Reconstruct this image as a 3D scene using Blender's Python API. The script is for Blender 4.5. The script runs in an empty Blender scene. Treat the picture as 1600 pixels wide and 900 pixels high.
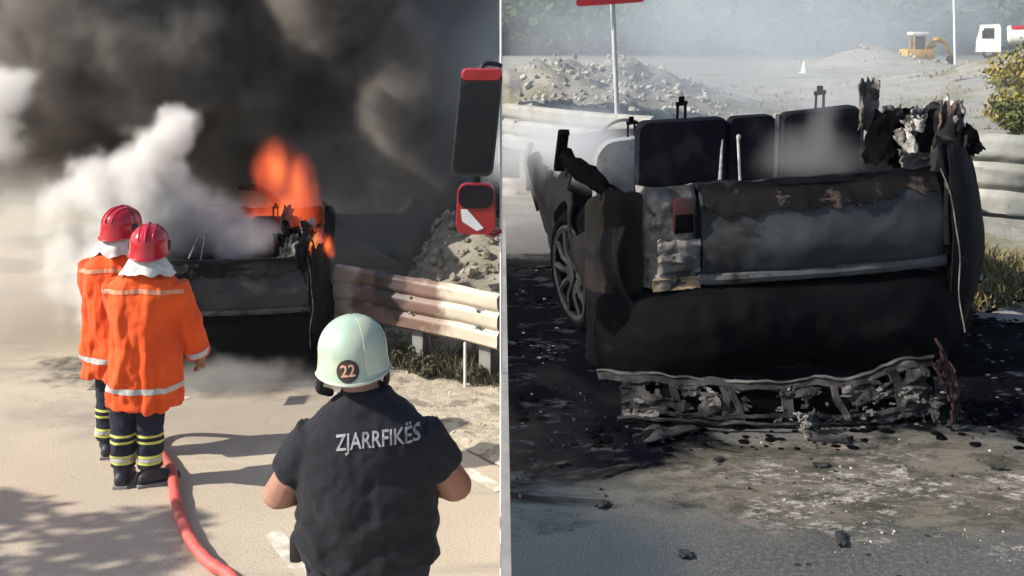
import bpy, bmesh, math, random
from mathutils import Vector, Matrix, Euler, noise
from mathutils.bvhtree import BVHTree

# ------------------------------------------------------------------ camera, sky, sun, exposure
S = bpy.context.scene
COL = S.collection
CAM_Z = 3.0
cam = bpy.data.objects.new('camera', bpy.data.cameras.new('camera'))
COL.objects.link(cam)
cam.location = (0, 0, CAM_Z)
cam.rotation_euler = (math.radians(90), 0, 0)
cam.data.sensor_width = 36.0
cam.data.lens = 38.25
cam.data.shift_y = -0.25625
cam.data.clip_start = 0.1
cam.data.clip_end = 2000
S.camera = cam

SUN_EL = math.radians(35)
SUN_AZ = Vector((-0.982, -0.19)).normalized()
W = bpy.data.worlds.new('World')
S.world = W
W.use_nodes = True
wn = W.node_tree.nodes
bg = wn['Background']
sky = wn.new('ShaderNodeTexSky')
sky.sky_type = 'NISHITA'
sky.sun_disc = False
sky.sun_elevation = SUN_EL
sky.sun_rotation = math.atan2(SUN_AZ.x, SUN_AZ.y)
W.node_tree.links.new(sky.outputs[0], bg.inputs['Color'])
bg.inputs['Strength'].default_value = 0.11

sun = bpy.data.objects.new('sun', bpy.data.lights.new('sun', 'SUN'))
COL.objects.link(sun)
sun.data.energy = 5.0
sun.data.angle = math.radians(0.6)
sun.data.color = (1.0, 0.93, 0.82)
sdir = Vector((SUN_AZ.x * math.cos(SUN_EL), SUN_AZ.y * math.cos(SUN_EL), math.sin(SUN_EL)))
sun.rotation_euler = sdir.to_track_quat('Z', 'Y').to_euler()
sun.location = sdir * 60

S.view_settings.view_transform = 'Standard'
S.view_settings.look = 'None'
S.view_settings.exposure = 0.55
S.view_settings.gamma = 1.0
S.render.engine = 'CYCLES'
S.cycles.use_denoising = True
S.cycles.max_bounces = 5
S.cycles.diffuse_bounces = 2
S.cycles.glossy_bounces = 3
S.cycles.transparent_max_bounces = 5
S.cycles.volume_bounces = 3
S.cycles.volume_step_rate = 2.5
S.cycles.volume_max_steps = 256
S.cycles.use_adaptive_sampling = True
S.cycles.adaptive_threshold = 0.03
S.cycles.caustics_reflective = False
S.cycles.caustics_refractive = False

# ------------------------------------------------------------------ helpers
def rng(seed):
    return random.Random(seed)

def fbm(x, y, z=0.0, oct=4):
    return noise.fractal(Vector((x, y, z)), 1.0, 2.0, oct)

def sm(a, b, t):
    t = max(0.0, min(1.0, (t - a) / (b - a)))
    return t * t * (3 - 2 * t)

def new_obj(name, me, mat=None, parent=None, loc=None):
    o = bpy.data.objects.new(name, me)
    COL.objects.link(o)
    if mat is not None:
        me.materials.append(mat)
    if parent is not None:
        o.parent = parent
    if loc is not None:
        o.location = loc
    return o

def tag(o, label=None, cat=None, group=None, kind=None):
    if label: o['label'] = label
    if cat: o['category'] = cat
    if group: o['group'] = group
    if kind: o['kind'] = kind
    return o

def thing(name, label, cat, loc=(0, 0, 0), rz=0.0, group=None):
    o = bpy.data.objects.new(name, None)
    COL.objects.link(o)
    o.empty_display_size = 0.1
    o.location = loc
    o.rotation_euler = (0, 0, rz)
    return tag(o, label, cat, group)

class MB:
    """collects shapes into one mesh"""
    def __init__(s):
        s.v = []; s.f = []
    def add(s, vs, fs, M=None):
        n = len(s.v)
        for p in vs:
            p = Vector(p)
            s.v.append(M @ p if M is not None else p)
        s.f += [tuple(i + n for i in f) for f in fs]
        return s
    def box(s, c, d, rot=(0, 0, 0), bev=0.0):
        hx, hy, hz = d[0] / 2, d[1] / 2, d[2] / 2
        M = Matrix.Translation(c) @ Euler(rot).to_matrix().to_4x4()
        b = min(bev, hx * .9, hy * .9, hz * .9)
        if b <= 0:
            vs = [(x, y, z) for x in (-hx, hx) for y in (-hy, hy) for z in (-hz, hz)]
            fs = [(0, 1, 3, 2), (4, 6, 7, 5), (0, 4, 5, 1), (2, 3, 7, 6), (0, 2, 6, 4), (1, 5, 7, 3)]
            return s.add(vs, fs, M)
        bm = bmesh.new()
        bmesh.ops.create_cube(bm, size=1)
        for v in bm.verts:
            v.co = Vector((v.co.x * d[0], v.co.y * d[1], v.co.z * d[2]))
        bmesh.ops.bevel(bm, geom=bm.edges[:], offset=b, segments=2, affect='EDGES', profile=0.6)
        bm.verts.ensure_lookup_table()
        vs = [v.co.copy() for v in bm.verts]
        fs = [tuple(v.index for v in f.verts) for f in bm.faces]
        bm.free()
        return s.add(vs, fs, M)
    def ring_loft(s, rings, cap=True, closed=True):
        n = len(rings[0]); base = len(s.v)
        for r in rings:
            s.v += [Vector(p) for p in r]
        for i in range(len(rings) - 1):
            for j in range(n if closed else n - 1):
                k = (j + 1) % n
                s.f.append((base + i * n + j, base + i * n + k, base + (i + 1) * n + k, base + (i + 1) * n + j))
        if cap and closed:
            s.f.append(tuple(base + j for j in range(n))[::-1])
            s.f.append(tuple(base + (len(rings) - 1) * n + j for j in range(n)))
        return s
    def tube(s, pts, rad, seg=10, flat=1.0):
        pts = [Vector(p) for p in pts]
        if not hasattr(rad, '__len__'): rad = [rad] * len(pts)
        rings = []
        up = Vector((0, 0, 1))
        prev = None
        for i, p in enumerate(pts):
            t = (pts[min(i + 1, len(pts) - 1)] - pts[max(i - 1, 0)])
            t = t.normalized() if t.length > 1e-9 else Vector((0, 0, 1))
            if prev is None:
                a = t.cross(up)
                if a.length < 1e-3: a = t.cross(Vector((0, 1, 0)))
            else:
                a = prev - t * prev.dot(t)
            a.normalize(); prev = a
            b = t.cross(a)
            rings.append([p + a * math.cos(q) * rad[i] + b * math.sin(q) * rad[i] * flat
                          for q in [2 * math.pi * k / seg for k in range(seg)]])
        return s.ring_loft(rings)
    def ball(s, c, r, seg=14, rings=9, rot=(0, 0, 0)):
        if not hasattr(r, '__len__'): r = (r, r, r)
        M = Matrix.Translation(c) @ Euler(rot).to_matrix().to_4x4()
        vs = [(0, 0, -r[2])]
        for i in range(1, rings):
            a = -math.pi / 2 + math.pi * i / rings
            for j in range(seg):
                b = 2 * math.pi * j / seg
                vs.append((r[0] * math.cos(a) * math.cos(b), r[1] * math.cos(a) * math.sin(b), r[2] * math.sin(a)))
        vs.append((0, 0, r[2]))
        fs = []
        for j in range(seg):
            k = (j + 1) % seg
            fs.append((0, 1 + k, 1 + j))
            for i in range(rings - 2):
                a = 1 + i * seg
                fs.append((a + j, a + k, a + seg + k, a + seg + j))
            a = 1 + (rings - 2) * seg
            fs.append((a + j, a + k, len(vs) - 1))
        return s.add(vs, fs, M)
    def prism(s, poly, d0, d1, axis='y'):
        n = len(poly)
        def P(u, w, d):
            return {'y': (u, d, w), 'x': (d, u, w), 'z': (u, w, d)}[axis]
        vs = [P(u, w, d0) for u, w in poly] + [P(u, w, d1) for u, w in poly]
        fs = [tuple(range(n)), tuple(range(2 * n - 1, n - 1, -1))]
        fs += [(i, i + n, (i + 1) % n + n, (i + 1) % n) for i in range(n)]
        return s.add(vs, fs)
    def grid(s, fn, nu, nv, thick=0.0):
        P = [[Vector(fn(i / (nu - 1), j / (nv - 1))) for j in range(nv)] for i in range(nu)]
        b = len(s.v)
        for r in P: s.v += r
        ix = lambda i, j: b + i * nv + j
        for i in range(nu - 1):
            for j in range(nv - 1):
                s.f.append((ix(i, j), ix(i + 1, j), ix(i + 1, j + 1), ix(i, j + 1)))
        if thick:
            b2 = len(s.v)
            for i in range(nu):
                for j in range(nv):
                    du = P[min(i + 1, nu - 1)][j] - P[max(i - 1, 0)][j]
                    dv = P[i][min(j + 1, nv - 1)] - P[i][max(j - 1, 0)]
                    nn = du.cross(dv)
                    nn = nn.normalized() if nn.length > 1e-9 else Vector((0, 0, 1))
                    s.v.append(P[i][j] - nn * thick)
            iy = lambda i, j: b2 + i * nv + j
            for i in range(nu - 1):
                for j in range(nv - 1):
                    s.f.append((iy(i, j), iy(i, j + 1), iy(i + 1, j + 1), iy(i + 1, j)))
                s.f.append((ix(i, 0), iy(i, 0), iy(i + 1, 0), ix(i + 1, 0)))
                s.f.append((ix(i, nv - 1), ix(i + 1, nv - 1), iy(i + 1, nv - 1), iy(i, nv - 1)))
            for j in range(nv - 1):
                s.f.append((ix(0, j), ix(0, j + 1), iy(0, j + 1), iy(0, j)))
                s.f.append((ix(nu - 1, j), iy(nu - 1, j), iy(nu - 1, j + 1), ix(nu - 1, j + 1)))
        return s
    def warp(s, fn):
        s.v = [Vector(fn(p)) for p in s.v]
        return s
    def mesh(s, name='m', smooth=True, fix=True):
        me = bpy.data.meshes.new(name)
        me.from_pydata([tuple(p) for p in s.v], [], s.f)
        if fix:
            bm = bmesh.new(); bm.from_mesh(me)
            bmesh.ops.recalc_face_normals(bm, faces=bm.faces[:])
            bm.to_mesh(me); bm.free()
        if smooth:
            me.polygons.foreach_set('use_smooth', [True] * len(me.polygons))
            try: me.set_sharp_from_angle(angle=math.radians(40))
            except Exception: pass
        me.update()
        return me
    def build(s, name, mat, parent=None, smooth=True, loc=None, fix=True):
        return new_obj(name, s.mesh(name, smooth, fix), mat, parent, loc)

def modified(me, mods):
    """a mesh with modifiers applied; mods = [(type, {settings})]"""
    o = bpy.data.objects.new('tmp', me); COL.objects.link(o)
    for t, kw in mods:
        m = o.modifiers.new(t, t)
        for k, v in kw.items(): setattr(m, k, v)
    dg = bpy.context.evaluated_depsgraph_get()
    out = bpy.data.meshes.new_from_object(o.evaluated_get(dg))
    bpy.data.objects.remove(o)
    return out

def skin(mb, voxel=0.012, it=6, fac=0.6, wrinkle=None):
    """fuse the collected shapes into one continuous smooth surface"""
    me = modified(mb.mesh('s', True), [('REMESH', dict(mode='VOXEL', voxel_size=voxel, use_smooth_shade=True)),
                                       ('SMOOTH', dict(factor=fac, iterations=it))])
    if wrinkle:
        no = [v.normal.copy() for v in me.vertices]
        for v, n in zip(me.vertices, no):
            v.co += n * wrinkle(v.co, n)
    me.polygons.foreach_set('use_smooth', [True] * len(me.polygons))
    me.update()
    return me

# ------------------------------------------------------------------ materials
MATS = {}
def _mix(nt, fac, a, b):
    n = nt.nodes.new('ShaderNodeMix'); n.data_type = 'RGBA'
    for sock, val in ((n.inputs[0], fac), (n.inputs[6], a), (n.inputs[7], b)):
        if hasattr(val, 'is_linked'): nt.links.new(val, sock)
        elif hasattr(val, '__len__'): sock.default_value = (*val, 1)
        else: sock.default_value = val
    return n.outputs[2]
def _math(nt, op, a, b=None, c=None, clamp=False):
    n = nt.nodes.new('ShaderNodeMath'); n.operation = op; n.use_clamp = clamp
    for i, val in enumerate((a, b, c)):
        if val is None: continue
        if hasattr(val, 'is_linked'): nt.links.new(val, n.inputs[i])
        else: n.inputs[i].default_value = val
    return n.outputs[0]
def _noise(nt, co, scale, detail=4, rough=0.55, dist=0.0, out=0):
    n = nt.nodes.new('ShaderNodeTexNoise')
    n.inputs['Scale'].default_value = scale; n.inputs['Detail'].default_value = detail
    n.inputs['Roughness'].default_value = rough; n.inputs['Distortion'].default_value = dist
    nt.links.new(co, n.inputs['Vector'])
    return n.outputs[out]
def _ramp(nt, x, lo, hi):
    n = nt.nodes.new('ShaderNodeMapRange'); n.interpolation_type = 'SMOOTHSTEP'
    n.inputs[1].default_value = lo; n.inputs[2].default_value = hi
    nt.links.new(x, n.inputs[0])
    return n.outputs[0]
def _blob(nt, pos, c, r):
    """1 at the centre of an ellipsoid, 0 at its edge, negative beyond (world space)"""
    n = nt.nodes.new('ShaderNodeVectorMath'); n.operation = 'SUBTRACT'
    nt.links.new(pos, n.inputs[0]); n.inputs[1].default_value = c
    d = nt.nodes.new('ShaderNodeVectorMath'); d.operation = 'DIVIDE'
    nt.links.new(n.outputs[0], d.inputs[0]); d.inputs[1].default_value = r
    l = nt.nodes.new('ShaderNodeVectorMath'); l.operation = 'LENGTH'
    nt.links.new(d.outputs[0], l.inputs[0])
    return _math(nt, 'SUBTRACT', 1.0, l.outputs['Value'])

def mat(name, c1, c2=None, rough=0.7, scale=6.0, metal=0.0, bump=0.0, bscale=None, lo=0.35, hi=0.65,
        c3=None, s3=2.0, lo3=0.52, hi3=0.62, coat=0.0, spec=0.5, r2=None, detail=5, dist=0.0, sheen=0.0):
    if name in MATS: return MATS[name]
    m = bpy.data.materials.new(name); m.use_nodes = True
    nt = m.node_tree; b = nt.nodes['Principled BSDF']
    co = nt.nodes.new('ShaderNodeTexCoord').outputs['Object']
    nz = _noise(nt, co, scale, detail, 0.6, dist)
    f = _ramp(nt, nz, lo, hi)
    col = _mix(nt, f, c1, c2 if c2 else tuple(x * 0.8 for x in c1))
    if c3:
        f3 = _ramp(nt, _noise(nt, co, s3, 6, 0.65, dist), lo3, hi3)
        col = _mix(nt, f3, col, c3)
    nt.links.new(col, b.inputs['Base Color'])
    b.inputs['Metallic'].default_value = metal
    b.inputs['Specular IOR Level'].default_value = spec
    b.inputs['Coat Weight'].default_value = coat
    b.inputs['Sheen Weight'].default_value = sheen
    if r2 is None: r2 = min(1, rough * 1.15)
    rr = nt.nodes.new('ShaderNodeMapRange'); nt.links.new(nz, rr.inputs[0])
    rr.inputs[1].default_value = 0.3; rr.inputs[2].default_value = 0.7
    rr.inputs[3].default_value = rough; rr.inputs[4].default_value = r2
    nt.links.new(rr.outputs[0], b.inputs['Roughness'])
    if bump:
        bn = nt.nodes.new('ShaderNodeBump'); bn.inputs['Strength'].default_value = bump
        bn.inputs['Distance'].default_value = 0.02
        nt.links.new(_noise(nt, co, bscale or scale * 4, 6, 0.65), bn.inputs['Height'])
        nt.links.new(bn.outputs[0], b.inputs['Normal'])
    MATS[name] = m
    return m

M_WHITEPAINT = mat('white_paint', (0.82, 0.82, 0.80), (0.70, 0.70, 0.68), 0.45, 9)
M_CHAR = mat('charred_paint', (0.004, 0.0044, 0.006), (0.010, 0.010, 0.0115), 0.5, 3.5, bump=0.25, bscale=30, spec=0.12, c3=(0.040, 0.034, 0.029), s3=5, lo3=0.56, hi3=0.70, r2=0.75, dist=0.8)
M_CHARGREY = mat('burnt_tailgate_paint', (0.046, 0.050, 0.053), (0.024, 0.026, 0.029), 0.45, 2.2, bump=0.10, bscale=20, spec=0.3, c3=(0.010, 0.010, 0.011), s3=3.0, lo3=0.51, hi3=0.66, r2=0.75, dist=0.8)
M_ASHMETAL = mat('ashen_metal', (0.19, 0.175, 0.16), (0.07, 0.065, 0.06), 0.75, 9, bump=0.5, bscale=26, c3=(0.02, 0.02, 0.02), s3=7, lo3=0.5, hi3=0.62)
def torn(fn, nu, nv, cut, seed=0.0, thick=0.008, fs=6.0):
    """a sheet with ragged burnt-through holes"""
    m = MB(); P = [[Vector(fn(i / (nu - 1), j / (nv - 1))) for j in range(nv)] for i in range(nu)]
    keep = lambda i, j: fbm((i + .5) / nu * fs * nu / nv + seed, (j + .5) / nv * fs, seed * 1.7) < cut
    for i in range(nu - 1):
        for j in range(nv - 1):
            if keep(i, j):
                q = [P[i][j], P[i + 1][j], P[i + 1][j + 1], P[i][j + 1]]
                n = (q[1] - q[0]).cross(q[3] - q[0])
                n = n.normalized() * thick if n.length > 1e-12 else Vector((0, 0, thick))
                m.add(q + [v - n for v in q], [(0, 1, 2, 3), (7, 6, 5, 4), (0, 4, 5, 1), (1, 5, 6, 2), (2, 6, 7, 3), (3, 7, 4, 0)])
    return m
M_RUST = mat('burnt_rust', (0.17, 0.10, 0.065), (0.055, 0.04, 0.035), 0.8, 8, bump=0.4, c3=(0.02, 0.02, 0.02), s3=6)
M_SOOT = mat('soot_black', (0.002, 0.002, 0.0026), (0.005, 0.005, 0.0058), 0.9, 6, bump=0.3, bscale=22, spec=0.0)
M_RAIL = mat('galvanised_rail', (0.56, 0.53, 0.46), (0.46, 0.43, 0.37), 0.5, 2.2, metal=0.0, bump=0.08, c3=(0.36, 0.31, 0.25), s3=1.6, lo3=0.6, hi3=0.75)
M_RAILGREY = mat('weathered_rail', (0.50, 0.51, 0.49), (0.36, 0.37, 0.35), 0.5, 5, bump=0.15, c3=(0.20, 0.20, 0.17), s3=9, lo3=0.62, hi3=0.72)
M_RAILDARK = mat('dull_dented_rail', (0.36, 0.36, 0.33), (0.25, 0.25, 0.225), 0.55, 5, bump=0.2, c3=(0.13, 0.125, 0.10), s3=8, lo3=0.60, hi3=0.70)
M_POST = mat('rail_post_steel', (0.24, 0.24, 0.22), (0.17, 0.165, 0.15), 0.6, 6, bump=0.1)

# ------------------------------------------------------------------ setting
Z_UP = 1.4                     # the upper road lies 1.4 m above the lower one
def edge_x(y):                 # line of the retaining wall between the two roads
    return -0.0090 * y

def h_low(x, y):
    # rubble verge behind the lower guardrail; the road runs on to the left of the car
    back = y - (9.9 - 0.62 * (x + 1.6))
    m = sm(-1.35, -0.75, x + 0.10 * max(0, y - 13))
    h = sm(0.25, 3.2, back) * 0.75 * m
    h += m * sm(0.3, 1.5, back) * 0.16 * fbm(x * 1.7, y * 1.7, 3.1)
    h += sm(18, 40, y) * 0.4
    h += sm(9.0, 20.0, -x) * 1.5
    return h - 0.03

def h_up(x, y):
    h = Z_UP - 0.03
    h -= sm(22, 95, y) * 1.35
    g = math.exp(-((x - 0.4) / 2.6) ** 2 - ((y - 20.5) / 3.4) ** 2)
    h += g * (0.72 + 0.35 * fbm(x * 0.9, y * 0.9, 8.0) + 0.22 * fbm(x * 3.1, y * 3.1, 8.0))
    g2 = math.exp(-((x - 2.6) / 1.6) ** 2 - ((y - 23) / 2.6) ** 2)
    h += g2 * (0.5 + 0.5 * fbm(x * 1.1, y * 1.1, 4.0))
    g3 = math.exp(-((x - 20.3) / 2.9) ** 2 - ((y - 62) / 6.0) ** 2)
    h += g3 * (1.2 + 0.8 * fbm(x * 0.3, y * 0.3, 2.0))
    g4 = math.exp(-((x - 13.5) / 3.6) ** 2 - ((y - 26.0) / 5.0) ** 2)
    h += g4 * (1.0 + 0.5 * fbm(x * 0.6, y * 0.6, 6.0))
    h -= sm(2.7, 4.5, x) * sm(5.2, 6.4, y) * (1 - sm(9, 13, y)) * 0.30
    h += sm(11, 13, y) * (1 - sm(60, 90, y)) * (0.07 * fbm(x * 0.8, y * 0.8, 1.0) + 0.06 * fbm(x * 3.0, y * 3.0, 1.0))
    return h

def h_far(x, y):
    s = sm(104, 250, y)
    return s * (17 + 5 * fbm(x * 0.012, y * 0.012, 5.0)) + sm(60, 300, abs(x)) * 9

def terrain(x, y):
    k = sm(20, 34, y)
    low, up = h_low(x, y), h_up(x, y)
    if x < edge_x(y):
        base = low * (1 - k) + up * k
    else:
        base = up
    return base + h_far(x, y)

ys = [-8 + 1.0 * i for i in range(9)] + [1 + 0.5 * i for i in range(14)]
y = 8.0
while y < 26: ys.append(y); y += 0.2
while y < 420: ys.append(y); y *= 1.05
us = [0.0]
u, st = 0.0, 0.16
while u < 420:
    if u > 5: st *= 1.12
    u += st; us.append(u)
us = sorted([-a for a in us if a > 0] + [-0.002, 0.002] + us[1:])
gv, gf = [], []
for yy in ys:
    for uu in us:
        xx = edge_x(yy) + uu
        gv.append((xx, yy, terrain(xx, yy)))
nu = len(us)
for j in range(len(ys) - 1):
    for i in range(nu - 1):
        a = j * nu + i
        gf.append((a, a + 1, a + nu + 1, a + nu))

def ground_mat():
    m = bpy.data.materials.new('dusty_ground'); m.use_nodes = True
    nt = m.node_tree; b = nt.nodes['Principled BSDF']
    pos = nt.nodes.new('ShaderNodeNewGeometry').outputs['Position']
    n1 = _ramp(nt, _noise(nt, pos, 0.9, 6, 0.65), 0.35, 0.65)
    col = _mix(nt, n1, (0.35, 0.33, 0.295), (0.25, 0.24, 0.215))
    n2 = _ramp(nt, _noise(nt, pos, 3.0, 8, 0.8), 0.50, 0.62)
    col = _mix(nt, _math(nt, 'MULTIPLY', n2, 0.8), col, (0.20, 0.185, 0.15))
    nb = _ramp(nt, _noise(nt, pos, 9.0, 6, 0.8), 0.58, 0.66)
    col = _mix(nt, nb, col, (0.50, 0.475, 0.42))
    n3 = _ramp(nt, _noise(nt, pos, 0.35, 5, 0.6), 0.54, 0.66)
    col = _mix(nt, n3, col, (0.17, 0.17, 0.085))
    # far slopes are wooded ground
    sx = nt.nodes.new('ShaderNodeSeparateXYZ'); nt.links.new(pos, sx.inputs[0])
    # darker brown soil on the lower verge
    lowv = _math(nt, 'MULTIPLY', _ramp(nt, sx.outputs[0], -0.06, -0.16), _ramp(nt, sx.outputs[1], 20, 15))
    col = _mix(nt, _math(nt, 'MULTIPLY', lowv, 0.75), col, _mix(nt, n2, (0.22, 0.20, 0.15), (0.13, 0.12, 0.085)))
    f = _ramp(nt, sx.outputs[1], 98, 112)
    col = _mix(nt, f, col, (0.055, 0.075, 0.04))
    nt.links.new(col, b.inputs['Base Color'])
    b.inputs['Roughness'].default_value = 0.95
    bn = nt.nodes.new('ShaderNodeBump'); bn.inputs['Strength'].default_value = 0.7; bn.inputs['Distance'].default_value = 0.05
    nt.links.new(_noise(nt, pos, 7, 6, 0.7), bn.inputs['Height'])
    nt.links.new(bn.outputs[0], b.inputs['Normal'])
    return m
me = bpy.data.meshes.new('ground'); me.from_pydata(gv, [], gf); me.update()
me.polygons.foreach_set('use_smooth', [True] * len(me.polygons))
o = new_obj('ground', me, ground_mat()); tag(o, 'dusty rubble ground and slopes around both roads', kind='structure')

# ---- lower road: pale dusty concrete
def low_road_mat():
    m = bpy.data.materials.new('pale_dusty_road'); m.use_nodes = True
    nt = m.node_tree; b = nt.nodes['Principled BSDF']
    pos = nt.nodes.new('ShaderNodeNewGeometry').outputs['Position']
    col = _mix(nt, _ramp(nt, _noise(nt, pos, 0.55, 5, 0.6), 0.35, 0.65), (0.555, 0.47, 0.365), (0.475, 0.405, 0.315))
    col = _mix(nt, _ramp(nt, _noise(nt, pos, 75, 3, 0.8), 0.40, 0.70), col, (0.34, 0.285, 0.215))
    # worn grey wheel tracks
    mp = nt.nodes.new('ShaderNodeMapping'); nt.links.new(pos, mp.inputs[0]); mp.inputs['Scale'].default_value = (0.5, 1.9, 1)
    mp.inputs['Rotation'].default_value = (0, 0, 0.25)
    col = _mix(nt, _ramp(nt, _noise(nt, mp.outputs[0], 0.8, 5, 0.6, 0.6), 0.52, 0.70), col, (0.32, 0.285, 0.235))
    # soot and water fanning out below the burning car
    k = _math(nt, 'ADD', _blob(nt, pos, (-2.4, 9.5, 0), (1.9, 0.75, 9)), _math(nt, 'MULTIPLY', _math(nt, 'SUBTRACT', _noise(nt, pos, 2.6, 5, 0.65), 0.5), 1.3))
    col = _mix(nt, _ramp(nt, k, -0.05, 0.35), col, (0.045, 0.042, 0.04))
    k = _math(nt, 'ADD', _blob(nt, pos, (-1.9, 8.4, 0), (2.4, 0.9, 9)), _math(nt, 'MULTIPLY', _math(nt, 'SUBTRACT', _noise(nt, pos, 1.7, 5, 0.65), 0.5), 1.2))
    col = _mix(nt, _math(nt, 'MULTIPLY', _ramp(nt, k, 0.1, 0.6), 0.6), col, (0.26, 0.225, 0.185))
    # fine cracks
    vo = nt.nodes.new('ShaderNodeTexVoronoi'); vo.feature = 'DISTANCE_TO_EDGE'; vo.inputs['Scale'].default_value = 0.55
    wv = nt.nodes.new('ShaderNodeVectorMath'); wv.operation = 'ADD'
    nt.links.new(pos, wv.inputs[0]); nt.links.new(_noise(nt, pos, 1.4, 5, 0.7, out=1), wv.inputs[1])
    nt.links.new(wv.outputs[0], vo.inputs['Vector'])
    cr = _math(nt, 'LESS_THAN', vo.outputs[0], 0.006)
    col = _mix(nt, _math(nt, 'MULTIPLY', cr, 0.16), col, (0.16, 0.13, 0.10))
    nt.links.new(col, b.inputs['Base Color'])
    b.inputs['Roughness'].default_value = 0.85
    bn = nt.nodes.new('ShaderNodeBump'); bn.inputs['Strength'].default_value = 0.35; bn.inputs['Distance'].default_value = 0.01
    nt.links.new(_noise(nt, pos, 60, 4, 0.7), bn.inputs['Height'])
    nt.links.new(bn.outputs[0], b.inputs['Normal'])
    return m
def sheet(name, poly, z, material, label, ny=1):
    mb = MB(); mb.add([(x, y, z) for x, y in poly], [tuple(range(len(poly)))])
    o = mb.build(name, material, None, smooth=False)
    return tag(o, label, kind='structure')
M_LOWROAD = low_road_mat()
sheet('lower_road', [(-14, -6), (edge_x(-6), -6), (edge_x(7.9), 7.9), (-1.25, 9.62), (-1.30, 13.5), (-3.2, 17.5), (-14, 19)], 0.0, M_LOWROAD, 'pale dusty road under the firefighters')

# raised gravel shoulder beside the lower road (a real strip with a low edge)
mb = MB()
pts = [(-1.62, 9.36), (-0.07, 7.36)]
def shoulder(u, v):
    a, b2 = Vector(pts[0]), Vector(pts[1])
    p = a.lerp(b2, u)
    n = Vector((0.79, 0.61))
    q = p + n * (v * 0.95)
    zz = 0.012 + 0.035 * sm(0, 0.12, v) + 0.012 * fbm(q.x * 6, q.y * 6, 1)
    return (min(q.x, edge_x(q.y) - 0.004), q.y, zz)
mb.grid(shoulder, 50, 22)
M_SHOULDER = mat('gravel_shoulder', (0.52, 0.45, 0.35), (0.36, 0.31, 0.24), 0.9, 14, bump=0.8, bscale=40, c3=(0.22, 0.19, 0.15), s3=5)
tag(mb.build('road_shoulder', M_SHOULDER), 'pale gravel shoulder between lower road and guardrail', kind='structure')

# worn white edge line on the lower road
M_LINE = mat('worn_road_paint', (0.66, 0.62, 0.54), (0.47, 0.41, 0.32), 0.8, 7, lo=0.42, hi=0.58)
def stripe(name, a, b_, w, z, label):
    a, b_ = Vector(a), Vector(b_); n = Vector((-(b_ - a).y, (b_ - a).x)).normalized() * w / 2
    q = [a + n, a - n, b_ - n, b_ + n]
    mb = MB(); mb.add([(p.x, p.y, z) for p in q], [(0, 1, 2, 3)])
    return tag(mb.build(name, M_LINE, smooth=False), label, kind='structure')
stripe('lane_marking', (-1.42, 6.45), (-1.02, 5.75), 0.11, 0.004, 'short worn white lane dash beside the dark shirted firefighter')
stripe('lane_marking', (-3.60, 9.30), (-2.62, 8.72), 0.11, 0.004, 'faint white lane dash left of the firefighters')
stripe('edge_marking', (-1.55, 8.95), (-0.07, 7.02), 0.10, 0.004, 'pale worn edge line along the gravel shoulder')

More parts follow.
